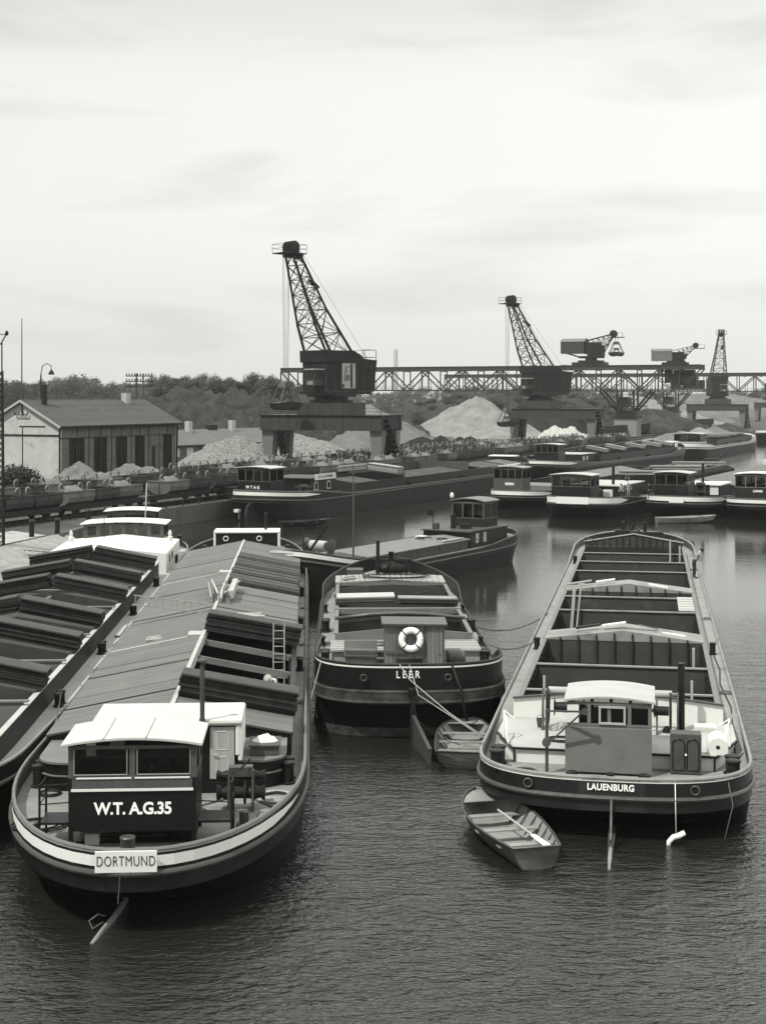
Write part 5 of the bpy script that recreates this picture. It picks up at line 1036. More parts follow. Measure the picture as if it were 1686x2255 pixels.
def bucket_proto(m, label):
    bk = thing('tipping_bucket', label, 'bucket', (0, 0, 0), 0, 'steel tipping buckets on the quay wagons')
    pr = [(-1.25, 1.25), (-1.3, .75), (-1.2, .35), (-.8, .08), (-.2, 0), (.2, 0), (.8, .08), (1.2, .35), (1.3, .75), (1.25, 1.25)]
    b = B(); vs = []
    for y in (-1.85, 1.85): vs += [(x, y*(.97 if z < .5 else 1), z) for x, z in pr]
    n = len(pr); fs = [(i, i+1, n+i+1, n+i) for i in range(n-1)]+[tuple(range(n)), tuple(range(n, 2*n))]
    b.add(vs, fs); b.add([(x*.9, y*.9, 1.0) for x, y in ((-1.25, -1.9), (1.25, -1.9), (1.25, 1.9), (-1.25, 1.9))], [(0, 1, 2, 3)])
    for x in (-1.27, 1.27): b.box(x-.05, x+.05, -1.89, 1.89, 1.18, 1.3)
    for y in (-1.86, 1.86): b.box(-1.3, 1.3, y-.05, y+.05, 1.18, 1.3)
    b.bar((1.31, -.15, .9), (1.31, .2, .75), .06, .2); b.bar((0, -1.9, .1), (0, -1.9, 1.25), .12); b.bar((0, 1.9, .1), (0, 1.9, 1.25), .12)
    b.make('body', m, bk)
    for x in (-.0,):
        b = B(); P = [(x, -1.6, 1.0), (x, -1.6, 1.6)]+[(x, -1.33-.27*cos(a), 1.6+.27*sin(a)) for a in (R(30), R(60), R(90), R(120), R(150))]+[(x, -1.05, 1.45)]
        b.tube(P, .075, 7); b.make('lifting_hook', hookm, bk, smooth='all')
        b = B(); b.tube([(px_, -y_, z_) for px_, y_, z_ in P], .075, 7); b.make('lifting_hook', hookm, bk, smooth='all')
    return bk
bp = [bucket_proto(bucket, 'x'), bucket_proto(bucketl, 'x')]
b = B(); b.grid(16, 12, lambda u, v: (-1.12+2.24*u, -1.7+3.4*v, 1.0+.75*max(0, (1-abs(2*u-1)**1.6)*(1-abs(2*v-1)**1.6))*(1+.5*noise.noise(Vector((u*4, v*5, 2)))))); b.make('load', rubble, bp[1], smooth='all')
HUGE = Matrix()
def put(o, s, t, z, rz=0):
    p = st(s, t, z); o.location = p; o.rotation_euler = (0, 0, -QA+rz); return o
rr = random.Random(11); firstw = True; cnt = [0, 0]
GB1 = {(-77.2, 0): ('dark steel tipping bucket in the front row of wagons', 'dark tipping buckets, front row'), (-77.2, 1): ('dusty pale tipping bucket in the front row of wagons', 'dusty tipping buckets, front row'),
       (-85.2, 0): ('dark steel tipping bucket in the row behind the front wagons', 'dark tipping buckets, second row'), (-85.2, 1): ('dusty pale tipping bucket in the row behind the front wagons', 'dusty tipping buckets, second row'),
       (-89.6, 0): ('dark steel tipping bucket in the hindmost row of wagons', 'dark tipping buckets, third row'), (-89.6, 1): ('dusty pale tipping bucket in the hindmost row of wagons', 'dusty tipping buckets, third row')}
used = [False, False]; wused = False
for s0, t0, nw in ((-77.2, 99.0, 17), (-85.2, 103.0, 16), (-89.6, 150.0, 9)):
    for i in range(nw):
        t = t0+i*12.7
        if wused: c = copytree(wag)
        else: c = wag; wused = True
        put(c, s0, t, .0)
        c.name = 'bucket_wagon'; rn = {-77.2: 'front', -85.2: 'second', -89.6: 'third'}[s0]
        c['label'] = f'dark flat wagon of the {rn} row carrying tipping buckets'; c['group'] = f'flat wagons under the tipping buckets, {rn} row'
        for j in (-1, 0, 1):
            if s0 == -77.2 and i == 2 and j == -1: continue
            k_ = 1 if rr.random() < .33 else 0
            if used[k_]: q = copytree(bp[k_])
            else: q = bp[k_]; used[k_] = True
            put(q, s0+rr.uniform(-.12, .12), t+j*4.05+rr.uniform(-.1, .1), 2.82, rr.uniform(-.06, .06))
            q['label'], q['group'] = GB1[(s0, k_)]
# ---------------------------------------------------------------- portal cranes
def leg(parent, x, y0, yt, zt, zb, wt_, wb_, m, name='leg'):
    b = B(); g = 1 if y0 > 0 else -1
    ya, yb = sorted((g*2.55, g*3.3)); yc, yd = sorted((g*1.75, g*3.3))
    b.hexa([(x-wb_/2, ya, zb), (x+wb_/2, ya, zb), (x+wb_/2, yb, zb), (x-wb_/2, yb, zb), (x-wt_/2, yc, zt), (x+wt_/2, yc, zt), (x+wt_/2, yd, zt), (x-wt_/2, yd, zt)])
    return b.make(name, m, parent)
def lattice_face(b, A0, A1, B0, B1, n, w=.1, cross=True):
    """rungs and diagonals between two chords A0->A1, B0->B1"""
    A0, A1, B0, B1 = map(Vector, (A0, A1, B0, B1))
    for i in range(n+1):
        f = i/n; b.bar(A0.lerp(A1, f), B0.lerp(B1, f), w)
        if i < n:
            g = (i+1)/n
            if i % 2 or cross: b.bar(A0.lerp(A1, f), B0.lerp(B1, g), w*.75)
            if not i % 2 or cross: b.bar(B0.lerp(B1, f), A0.lerp(A1, g), w*.75)
def crane(label, s, t, slew, tipx, tipz, grab=None, ux=0, sign=False, ml=cranel, detail=True, upper=True):
    c = thing('portal_crane', label, 'crane', st(s, t, 1.7), -QA, 'portal cranes on the quay'); Z = -1.7
    for x in (-8.9, 8.9-.1):
        for g in (-1, 1): leg(c, x*.965, g*3.1, g*.75, 7.6+Z, .5, 1.9, 1.15, cranel)
        b = B()
        for g in (-1, 1):
            for k in range(7): f = k/7; y = .25+2.05*f; y2 = y+.75; b.box(x*.965-.5, x*.965+.5, *sorted((g*y, g*min(y2, 2.6))), 7.0+Z-f*5.8, 7.3+Z-f*5.8)
            b.bar((x*.965, g*.2, 7.5+Z), (x*.965, g*2.3, .6), 1.1, .16)
        b.make('leg_ladder', iron, c)
        b = B()
        for g in (-1, 1): b.box(x*.965-.5, x*.965+.5, g*3.1-1.0, g*3.1+1.0, .15, .55)
        b.make('bogie', iron, c)
    for g in (-1, 1):
        b = B(); b.box(-9.6, 9.5, g*3.4-.25, g*3.4+.25, 7.7+Z, 9.6+Z)
        b.box(-9.7, 9.6, g*3.4-.4, g*3.4+.4, 9.6+Z, 9.72+Z); b.box(-9.7, 9.6, g*3.4-.4, g*3.4+.4, 7.6+Z, 7.7+Z)
        for k in range(14): x = -9.5+k*1.45; b.box(x-.05, x+.05, g*3.4-.32, g*3.4+.32, 7.7+Z, 9.6+Z)
        b.make('main_girder', cranem2, c)
    b = B()
    for x in (-9.4, 9.2): b.box(x-.2, x+.2, -3.15, 3.15, 7.72+Z, 9.58+Z)
    for x in (-4.2, 4.2): b.box(x-.2, x+.2, -3.14, 3.14, 7.75+Z, 9.55+Z)
    b.make('end_beam', cranem, c)
    b = B(); b.box(-9.6, 9.5, -3.9, 3.9, 9.73+Z, 9.8+Z); b.make('walkway', iron, c)
    railing(c, [(-9.6, -3.9), (-5, -3.9)], 9.8+Z, 1.0, r=.04); railing(c, [(5, -3.9), (9.5, -3.9), (9.5, 3.9)], 9.8+Z, 1.0, r=.04)
    b = B(Matrix.Translation((ux, 0, 0))); b.box(-3.6, 3.8, -3.6, -3.0, 9.8+Z, 11.5+Z); b.box(-3.6, 3.8, 3.0, 3.6, 9.8+Z, 11.5+Z); b.box(-3.6, -3.0, -3, 3, 9.81+Z, 11.49+Z); b.box(3.2, 3.8, -3, 3, 9.81+Z, 11.49+Z)
    for k in range(5): b.box(-3.6+k*1.75, -3.5+k*1.75, -3.68, -3.6, 9.8+Z, 11.5+Z)
    b.make('ring_support', cranem2, c); b = B(Matrix.Translation((ux, 0, 0))); b.lathe([(3.2, 11.5+Z), (3.2, 11.9+Z), (2.5, 11.95+Z), (2.5, 12.6+Z)], (0, 0, 0), 24); b.make('slew_ring', iron, c)
    b = B()
    for k in range(10): b.bar((9.65, 3.4-k*.65, 2.0+Z+k*.75), (9.65, 2.9-k*.65, 2.5+Z+k*.75), 1.0, .1)
    b.bar((9.2, 3.6, 1.9+Z), (9.2, -3.2, 9.6+Z), .1); b.bar((10.1, 3.6, 1.9+Z), (10.1, -3.2, 9.6+Z), .1); b.make('stair', iron, c)
    if not upper: return c
    # upper works in a slewed frame: jib towards +u
    Mx = Matrix.Translation((ux, 0, 0)) @ Matrix.Rotation(slew, 4, 'Z') @ Matrix.Diagonal((1, -1, 1, 1))            # local +x of this frame = jib direction
    def U(): return B(Mx)
    b = U(); b.box(-5.2, 3.4, -3.0, 3.0, 12.75+Z, 13.1+Z); b.box(-2, 2, -3.2, 3.2, 12.4+Z, 12.74+Z); b.make('turntable', iron, c)
    b = U(); b.ext([(-5.9, -2.6, 13.1+Z), (3.2, -2.6, 13.1+Z), (3.2, -2.6, 18.6+Z), (-3.2, -2.6, 18.6+Z), (-4.0, -2.6, 17.9+Z), (-6.5, -2.6, 17.7+Z)], (0, 5.2, 0)); HS = b.make('machine_house', cranem, c)
    b = U(); b.ext([(3.5, -2.8, 17.3+Z), (3.6, -2.8, 19.0+Z), (-2.0, -2.8, 19.0+Z), (-3.4, -2.8, 18.3+Z), (-3.4, -2.8, 17.3+Z)], (0, 5.6, 0)); b.make('house_top', cranem, HS)
    b = U(); b.box(3.25, 4.9, -2.2, -.2, 14.0+Z, 16.2+Z); CB = b.make('driver_cab', cranem2, c)
    b = U(); b.box(3.15, 5.1, -2.4, 0, 16.2+Z, 16.35+Z); b.make('cab_roof', palegrey, CB)
    b = U(); b.box(4.9, 4.93, -2.0, -.4, 14.9+Z, 16.0+Z); b.make('window', darkglass, CB); b = U(); b.box(4.9, 4.94, -1.8, -.6, 14.1+Z, 14.6+Z); b.make('cab_panel', gunw, CB)
    b = U(); b.box(3.4, 4.7, -2.22, -2.2, 14.9+Z, 16.0+Z); b.make('window', darkglass, CB)
    b = U()
    for k in range(7): b.box(-5.6+k*1.45, -5.52+k*1.45, -2.64, -2.6, 13.15+Z, 17.6+Z)
    for k in range(5): b.box(3.2, 3.24, -2.5+k*1.22, -2.42+k*1.22, 13.15+Z, 17.2+Z)
    b.box(-5.9, 3.24, -2.65, -2.6, 13.1+Z, 13.25+Z); b.box(3.2, 3.25, -2.6, 2.6, 16.9+Z, 17.05+Z); b.make('panel_rib', cranem2, HS)
    for x0 in (1.1, -5.2): b = U(); b.box(x0, x0+.9, -2.63, -2.602, 15.2+Z, 16.4+Z); b.make('window', darkglass, HS)
    b = U(); b.box(3.2, 3.23, .6, 2.1, 15.0+Z, 16.3+Z); b.make('window', darkglass, HS)
    b = U(); b.box(-4.2, -3.3, -2.63, -2.602, 13.2+Z, 15.2+Z); b.make('door', iron, HS)
    b = U()
    for x, y in ((-6.4, -2.5), (-6.4, 0), (-6.4, 2.5), (-3.8, -2.5)): b.cyl((x, y, 17.0+Z), (x, y, 19.2+Z), .05, n=5)
    for z in (19.2, 18.1): b.bar((-6.4, -2.5, z+Z), (-6.4, 2.5, z+Z), .06); b.bar((-6.4, -2.5, z+Z), (-3.8, -2.5, z+Z), .06)
    b.make('roof_railing', iron, c)
    # jib: four chords
    base = [(3.0, -2.4, 18.8+Z), (3.0, 2.4, 18.8+Z), (-2.2, 2.4, 18.4+Z), (-2.2, -2.4, 18.4+Z)]
    tip = [(tipx+.5, -.75, tipz+Z), (tipx+.5, .75, tipz+Z), (tipx-.9, .75, tipz+Z-.3), (tipx-.9, -.75, tipz+Z-.3)]
    mid = []
    for p, q, f, o_ in zip(base, tip, (.28, .28, .45, .45), (.55, .55, .9, .9)):
        v = Vector(p).lerp(Vector(q), f); v.x += o_*.6; mid.append(v)
    b = U()
    for p, m_, q in zip(base, mid, tip): b.bar(p, m_, .28); b.bar(m_, q, .24)
    b.make('jib_chord', cranem, c)
    b = U(); nl, nu = (2, 5)
    for i, j in ((0, 1), (1, 2), (2, 3), (3, 0)):
        lattice_face(b, base[i], mid[i], base[j], mid[j], nl, .12); lattice_face(b, mid[i], tip[i], mid[j], tip[j], nu, .11)
    b.make('jib_lattice', cranem, c)
    b = U()
    for y in (-.95, -.2, .55): b.lathe([(.75, y), (.88, y+.03), (.68, y+.15), (.88, y+.3), (.75, y+.34)], (tipx, 0, tipz+Z+.55), 22, 'y')
    b.make('sheave', iron, c, smooth=True)
    b = U(); b.box(tipx-1.7, tipx+2.2, -1.4, 1.4, tipz+Z-.45, tipz+Z-.3); b.lathe([(.45, -.5), (.45, .5)], (tipx-1.4, 0, tipz+Z-.6), 12, 'y'); b.box(tipx-.8, tipx+.7, -.9, .9, tipz+Z-.9, tipz+Z+.2); b.make('head_platform', iron, c)
    b = U()
    for x in (tipx-1.7, tipx+2.2):
        for y in (-1.4, 1.4): b.cyl((x, y, tipz+Z-.3), (x, y, tipz+Z+.9), .035, n=5)
    for z in (.3, .9):
        for y in (-1.4, 1.4): b.bar((tipx-1.7, y, tipz+Z+z), (tipx+2.2, y, tipz+Z+z), .045)
        for x in (tipx-1.7, tipx+2.2): b.bar((x, -1.4, tipz+Z+z), (x, 1.4, tipz+Z+z), .045)
    b.make('head_railing', iron, c)
    b = U()
    for y in (-.5, .5): b.bar((tipx-.6, y, tipz+Z+1), (-2.6, y, 19+Z), .035); b.bar((tipx-1.5, y, tipz+Z), (-5.8, y*3, 17.6+Z), .03)
    b.bar((tipx-4.2, -.9, tipz+Z-5), (tipx-2.8, -.9, tipz+Z-4), .6, .3); b.make('luffing_rope', iron, c)
    if sign:
        b = U(); b.box(-2.3, .2, -2.66, -2.6, 13.6+Z, 17.2+Z); sg = b.make('sign_panel', palegrey, HS)
        b = U(); b.box(-1.75, -1.35, -2.68, -2.662, 13.7+Z, 17.1+Z); b.box(-1.2, -.2, -2.68, -2.662, 16.6+Z, 16.7+Z)
        for k in range(4): b.box(-.75, -.3, -2.68, -2.662, 15.9+Z+k*.16, 15.98+Z+k*.16)
        b.tube([(-.8+.35*cos(i*pi/8), -2.67, 15.1+Z+.42*sin(i*pi/8)) for i in range(17)], .06, 5, False); b.tube([(-.8+.2*cos(i*pi/8), -2.67, 15.1+Z+.2*sin(i*pi/8)) for i in range(17)], .05, 5, False)
        b.tube([(-.5, -2.67, 15.9+Z), (-.15, -2.67, 15.2+Z), (-.35, -2.67, 14.6+Z)], .06, 5); b.box(-.2, .15, -2.68, -2.662, 13.65+Z, 14.2+Z); b.make('sign_mark', ink, sg)
    if grab:
        gz = grab; Rz = Matrix.Rotation(-QA, 4, 'Z'); p = st(s, t, 0)+(Rz @ (Mx @ Vector((tipx+.85, 0, 0)))); grabber(label, p.x, p.y, gz, slew-QA)
        b = U()
        for y in (-.6, .6): 
            for dx in (0, .25): b.cyl((tipx+.75+dx, y, tipz+Z+.6), (tipx+.75+dx, y*.5, gz+3.9+Z), .028, n=5)
        b.make('hoist_rope', iron, c)
    return c
def grabber(lab, x, y, z, rz, s=1.0):
    t = thing('grab_bucket', {'por': 'x'}.get(lab, 'dark clamshell grab hanging from the '+lab.split(',')[0].split(' with ')[0]), 'grab bucket', (x, y, z), rz, 'clamshell grabs hanging from cranes'); t.scale = (s, s, s)
    b = B(); b.ext([(-1.0, -.7, 3.2), (1.0, -.7, 3.2), (.6, -.7, 4.0), (-.6, -.7, 4.0)], (0, 1.4, 0)); b.box(-.7, .7, -.5, .5, 1.7, 2.3); b.make('head', steel, t, bevel=.05)
    for g in (-1, 1):
        b = B(); b.ext([(0, -1.3, .55), (g*.3, -1.3, .1), (g*1.1, -1.3, .0), (g*1.75, -1.3, .35), (g*2.0, -1.3, 1.0), (g*1.2, -1.3, 1.15), (0, -1.3, 1.25)], (0, 2.6, 0)); b.make('shell', iron, t, bevel=.04)
        b = B(); 
        for y_ in (-1.0, 1.0): b.bar((g*.8, y_*.7, 3.4), (g*1.8, y_, 1.0), .16); b.bar((g*.3, y_*.7, 2.1), (g*.9, y_, 1.0), .14)
        b.make('arm', steel, t)
    return t
crane('nearest big portal crane with lattice jib over the gravel heap', -90.4, 189.3, R(222)+QA, 7.4, 32.9, 10.5, 0, True)
crane('second portal crane with slanting jib, beside the white lime heaps', -90.4, 301.5, R(206)+QA, 7.4, 32.6, 5.9, -3.6)
crane('third portal crane with upright jib, far right under the second bridge', -90.4, 486, R(268)+QA, 6.0, 33.0)
crane('farthest portal crane cut off by the right edge', -90.4, 622, R(290)+QA, 6.0, 33.0)
# ---------------------------------------------------------------- travelling gantry bridges over the storage yard
BD = Vector((cos(QA), -sin(QA), 0))
def bridge(label, O, k0, k1, z0=13.9, z1=20.6, towers=(), wd=5.0, pan=11.4):
    t = thing('gantry_bridge', label, 'gantry bridge', O, -QA, 'long lattice gantry bridges')
    for g in (-1, 1):
        y = g*wd/2; b = B(); b.box(k0, k1, y-.35, y+.35, z1-1.1, z1); b.box(k0, k1, y-.55, y+.55, z1, z1+.15); b.make('top_chord', cranem2, t)
        b = B(); b.box(k0, k1, y-.25, y+.25, z0, z0+.35); b.make('bottom_chord', bridm, t)
        b = B(); n = round((k1-k0)/pan); l = (k1-k0)/n
        for i in range(n):
            a, m_, c = k0+i*l, k0+(i+.5)*l, k0+(i+1)*l
            b.bar((a, y, z1-1.1), (m_, y, z0+.3), .42, .3); b.bar((m_, y, z0+.3), (c, y, z1-1.1), .42, .3); b.bar((m_, y, z0+.3), (m_, y, z1-1.1), .28); b.bar((a, y, z0), (a, y, z1-1), .34)
            for f in (.25, .75): x = a+l*f; b.bar((x, y, z0+.3), (x, y, (z0+z1)/2-.4), .12)
        b.make('truss_web', bridm, t)
    b = B(); n = round((k1-k0)/pan*2)
    for i in range(n+1): x = k0+(k1-k0)*i/n; b.box(x-.12, x+.12, -wd/2, wd/2, z0+.05, z0+.3); b.bar((x, -wd/2, z1-1.2), (x, wd/2, z1-1.2), .2)
    b.make('cross_tie', bridm, t)
    b = B(); b.box(k0, k1, -wd/2-1.3, -wd/2-.3, z0+.0, z0+.08)
    for z in (.6, 1.15): b.box(k0, k1, -wd/2-1.33, -wd/2-1.27, z0+z, z0+z+.06)
    n = int((k1-k0)/2.5)
    for i in range(n): x = k0+(k1-k0)*i/n; b.box(x-.03, x+.03, -wd/2-1.33, -wd/2-1.27, z0, z0+1.2)
    b.make('walkway', iron, t)
    for kx in towers:
        b = B()
        for g in (-1, 1):
            b.bar((kx-7, g*wd/2, z0), (kx-1.5, g*2.0, 7.6), .5); b.bar((kx+7, g*wd/2, z0), (kx+1.5, g*2.0, 7.6), .5); b.bar((kx-2.2, g*wd/2, z0), (kx-2.2, g*2.2, 7.0), .45); b.bar((kx+2.2, g*wd/2, z0), (kx+2.2, g*2.2, 7.0), .45)
            b.bar((kx-2.2, g*2.3, 12), (kx+2.2, g*2.3, 8), .2); b.bar((kx+2.2, g*2.3, 12), (kx-2.2, g*2.3, 8), .2)
        b.box(kx-4.5, kx+4.5, -3.4, 3.4, 9.6, 9.9); b.box(kx-2.6, kx+.6, -2, 2, 9.9, 12.2); b.box(kx-3.4, kx+3.4, -3, 3, 6.6, 7.0); b.box(kx-2.6, kx+2.6, -2.3, 2.3, 7.0, 8.6)
        tw = b.make('support_tower', cranem, t)
        for z in (9.9, 7.0): railing(tw, [(kx-4.4, -3.3), (kx-2, -3.3), (kx+2, -3.3), (kx+4.4, -3.3), (kx+4.4, 3.3)], z, 1.1, r=.05)
        b = B(); b.box(kx-3.0, kx+3.0, -2.6, 2.6, 1.5, 6.6); b.make('brick_pier', brick, t, bevel=.05)
    return t
O1 = Vector((63.6, 390, 0)); bridge('nearer lattice gantry bridge crossing behind the first two portal cranes', O1, -101, 22, towers=(2, ))
b = B(Matrix.Translation(O1) @ Matrix.Rotation(-QA, 4, 'Z')); b.box(14, 20.5, -1.6, 1.6, 15.3, 18.2); b.box(12.2, 14, -1.2, 1.2, 16, 19.5); b.box(14.5, 20, -1.0, 1.0, 18.2, 19.4); tag(b.make('trolley_hopper', cranem, bevel=.05), 'dark machinery hopper hanging inside the right end of the nearer bridge', 'hopper')
O2 = Vector((77, 540, 0)); bridge('farther lattice gantry bridge running off beyond the right edge', O2, -57, 130, towers=(30, ))
b = B(Matrix.Translation(O2) @ Matrix.Rotation(-QA, 4, 'Z')); b.box(35, 42, -1.6, 1.6, 15, 18.2); b.box(30, 33.5, -1.2, 1.2, 15, 18.5); b.box(37.5, 40, -1.0, 1.0, 18.6, 19.3); tag(b.make('trolley_hopper', cranem, bevel=.05), 'dark machinery hopper hanging inside the farther bridge', 'hopper')
def trolley(label, O, kx, zb, face, tall=3.2, m=cranem2):
    t = thing('trolley_crane', label, 'trolley crane', O+BD*kx+Vector((0, 0, zb)), 0, 'slewing trolley cranes on the nearer bridge'); M = Matrix.Rotation(face, 4, 'Z')
    b = B(M); b.box(-4.6, 4.0, -2.6, 2.6, 0, .8); b.box(-3, 3, -2.2, 2.2, .8, 1.3); b.lathe([(1.6, 1.3), (1.6, 1.9)], (0, 0, 0), 16); b.make('undercarriage', iron, t)
    b = B(M); b.box(-3.0, 3.2, -1.7, 1.7, 1.9, 2.5); b.bar((-6.5, -1.2, tall), (-2.5, -1.2, 2.0), .2); b.bar((-6.5, 1.2, tall), (-2.5, 1.2, 2.0), .2); b.box(-.6, 3.4, -1.5, 1.5, 2.5, tall+2.2); b.make('turntable', cranem, t)
    b = B(M); b.ext([(-8.0, -2.1, tall), (-8.0, 2.1, tall), (-8.0, 2.1, tall+3.2), (-8.0, 1.0, tall+3.8), (-8.0, 0, tall+4.0), (-8.0, -1.0, tall+3.8), (-8.0, -2.1, tall+3.2)], (6.6, 0, 0)); hs = b.make('machine_house', m, t)
    b = B(M); b.ext([(-8.15, -2.25, tall+3.2), (-8.15, 2.25, tall+3.2), (-8.15, 1.0, tall+3.95), (-8.15, 0, tall+4.15), (-8.15, -1.0, tall+3.95)], (6.9, 0, 0)); b.make('house_roof', midgrey, hs)
    b = B(M); b.box(-1.4, 2.6, -1.3, 1.3, tall-.2, tall+3.0); b.make('driver_cab', cranem, t)
    b = B(M)
    for y in (-.9, .9): b.bar((2.8, y, 2.4), (6.2, y*.5, tall+4.6), .22); b.bar((-1.5, y, tall+3.4), (6.2, y*.5, tall+5.2), .18)
    lattice_face(b, (2.8, -.9, 2.4), (6.2, -.45, tall+4.6), (0.5, -.9, tall+3.6), (6.2, -.45, tall+5.2), 4, .12); lattice_face(b, (2.8, .9, 2.4), (6.2, .45, tall+4.6), (0.5, .9, tall+3.6), (6.2, .45, tall+5.2), 4, .12); b.make('jib', cranem, t)
    b = B(M); b.lathe([(.9, -.6), (1, -.4), (.8, 0), (1, .4), (.9, .6)], (6.3, 0, tall+5.2), 16, 'y'); b.box(5.4, 9.2, -.8, .8, tall+4.1, tall+4.3); b.bar((9.1, -.8, tall+4.3), (9.1, -.8, tall+5.4), .08); b.bar((7, -.8, tall+5.4), (9.1, -.8, tall+5.4), .08); b.make('jib_head', iron, t)
    return t
trolley('big trolley crane with box house, on top of the nearer bridge', O1, -8.0, 20.8, R(-28)); p = O1+BD*(-8.0)+Matrix.Rotation(R(-28), 3, 'Z') @ Vector((7.1, 0, 0)); grabber('box housed trolley crane on the nearer bridge', p.x, p.y, 21.6+1.5, R(-20), 1.0)
b = B(); b.cyl((p.x-.3, p.y, 27), (p.x-.3, p.y, 29.5), .05, n=5); b.cyl((p.x+.3, p.y, 27), (p.x+.3, p.y, 29.5), .05, n=5); 
bpy.data.objects['trolley_crane']; o = b.make('hoist_rope', iron); o.parent = bpy.data.objects['trolley_crane']; o.matrix_parent_inverse = Matrix.Translation(-(O1+BD*(-8.0)+Vector((0, 0, 20.8))))
t2 = trolley('smaller trolley crane with pale house at the right end of the nearer bridge', O1, 15.0, 20.75, R(-8), 1.3, m=midgrey); t2.scale = (.8, .8, .78)
# ---------------------------------------------------------------- workshop building, shed
BQ = .465; c0 = Vector((-39, 175.5, 1.7)); LB_, WB = 24.6, 11.4; ev, rg = 7.2, 10.1
bd = thing('workshop', 'plaster workshop with tiled gable roof and tall barred windows', 'building', c0, -BQ)
# local: x to the water side (long wall at x=0), building spans x -WB..0, y 0..L
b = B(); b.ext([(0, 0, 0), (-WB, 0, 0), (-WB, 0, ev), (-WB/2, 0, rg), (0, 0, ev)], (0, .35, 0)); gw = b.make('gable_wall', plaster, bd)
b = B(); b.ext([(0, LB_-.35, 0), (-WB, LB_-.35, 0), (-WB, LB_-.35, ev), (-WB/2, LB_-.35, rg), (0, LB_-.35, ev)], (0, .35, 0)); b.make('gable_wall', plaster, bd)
op = [(1.8, 4.8), (6.6, 9.3), (11.1, 13.5), (15.1, 17.3), (21.4, 23.5)]; door = (18.8, 19.7)
b = B(); ys_ = [.35]+[v for q in op[:4] for v in q]+[door[0], door[1]]+list(op[4])+[LB_-.35]
for i in range(0, len(ys_)-1, 2): b.box(-.35, 0, ys_[i], ys_[i+1], 0, ev)
for q in op: b.box(-.33, -.02, q[0], q[1], 0, .5); b.box(-.33, -.02, q[0], q[1], 5.6, ev)
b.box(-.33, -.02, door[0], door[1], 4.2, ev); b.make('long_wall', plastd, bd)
B().box(-WB, -WB+.35, .35, LB_-.35, 0, ev).make('back_wall', plaster, bd)
for q in op:
    W = B().box(-.26, -.22, q[0], q[1], .5, 5.6).make('window', darkglass, bd)
    b = B(); n = 6
    for i in range(n+1): y = q[0]+(q[1]-q[0])*i/n; b.box(-.2, -.14, y-.04, y+.04, .5, 5.6)
    for z in (1.5, 2.5, 3.5, 4.5): b.box(-.22, -.15, q[0], q[1], z-.03, z+.03)
    b.box(-.25, -.05, (q[0]+q[1])/2-.12, (q[0]+q[1])/2+.12, .5, 5.6); b.make('window_bars', iron, W)
B().box(-.25, -.2, door[0], door[1], 0, 4.2).make('door', dark, bd)
b = B()
for y in (.06, 3.3, 5.6, 7.9, 10.2, 12.3, 14.3, 16.2, 18.1, 20.4, 22.4, LB_-.16): b.box(.003, .05, y-.06, y+.06, (5.6 if 2 < y < 24 and y not in (5.6, 10.2, 14.3, 18.1, 20.4) else 0), ev-.02)
for z in (5.65, 6.9, .8): b.box(.01, .06, .05, LB_-.05, z-.06, z+.06)
for x in (-.05, -WB/2, -WB+.05): b.box(x-.05, x+.05, -.06, -.003, 0, ev-.05)
b.box(-WB, 0, -.08, -.004, 5.9, 6.1); b.box(-6.2, -2.2, -.08, -.005, 7.05, 7.15); b.make('timber_frame', dark, bd)
def rf(u, v): return (-WB/2+(WB/2+.55)*u*1.0, -.5+(LB_+1.0)*v, rg+.12-(rg-ev)*(WB/2+.55)/(WB/2)*u)
b = B(); b.grid(1, 1, rf); b.grid(1, 1, lambda u, v: (-WB-rf(u, v)[0], rf(u, v)[1], rf(u, v)[2])); ro = b.make('roof', rooft, bd); so_ = ro.modifiers.new('s', 'SOLIDIFY'); so_.thickness = .14
b = B()
for i in range(63): y = -.4+i*.4; b.tube([(-WB/2, y, rg+.2), (-WB/2, y+.36, rg+.24)], .12, 6)
b.make('ridge_tiles', rooft, ro)
b = B(); b.bar((.6, -.5, ev-.2), (.6, LB_+.5, ev-.2), .16); b.cyl((.4, LB_-.4, ev-.2), (.15, LB_-.3, 0), .09); b.make('gutter', iron, ro)
for g in (-1, 1):
    b = B(); b.bar((-WB/2+g*(WB/2+.5), -.52, ev-.2), (-WB/2, -.52, rg+.1), .06, .28); b.make('barge_board', palegrey, ro)
b = B(); b.box(-WB/2+.3, -WB/2+1.2, 19.4, 20.3, rg-.5, rg+1.1); b.make('chimney', palegrey, ro)
b = B(); b.cyl((-4.5, 2.6, rg-.9), (-4.5, 2.6, rg+2.1), .34, n=12); b.make('stove_pipe', iron, ro)
b = B(); b.cyl((-WB/2, -.15, rg-1.5), (-WB/2, -.15, rg+10.2), [.1, .05][0], .05, n=8); b.make('flag_pole', darkgrey, bd)
for dz, hw_ in ((8.5, 1.0), ):
    b = B(); b.bar((-WB/2-hw_, -.3, dz), (-WB/2+hw_, -.3, dz), .1)
    for i in range(4): x = -WB/2-hw_+i*hw_*2/3; b.cyl((x, -.3, dz), (x, -.3, dz+.35), .07, n=6)
    b.make('insulator_bar', iron, bd)
lp = thing('street_lamp', 'pole lamp with gooseneck behind the workshop roof', 'lamp', Vector((-44.2, 188, 1.7)), 0)
b = B(); b.cyl((0, 0, 0), (0, 0, 13.6), .14, .1, n=8); b.tube([(0, 0, 13.6), (.2, 0, 14.7), (.8, 0, 15.0), (1.3, 0, 14.7), (1.35, 0, 14.2)], .06, 6); b.make('pole', iron, lp)
b = B(); b.lathe([(.1, .3), (.25, .1), (.42, -.25), (.3, -.35)], (1.35, 0, 13.9), 12); b.make('lamp_shade', iron, lp)
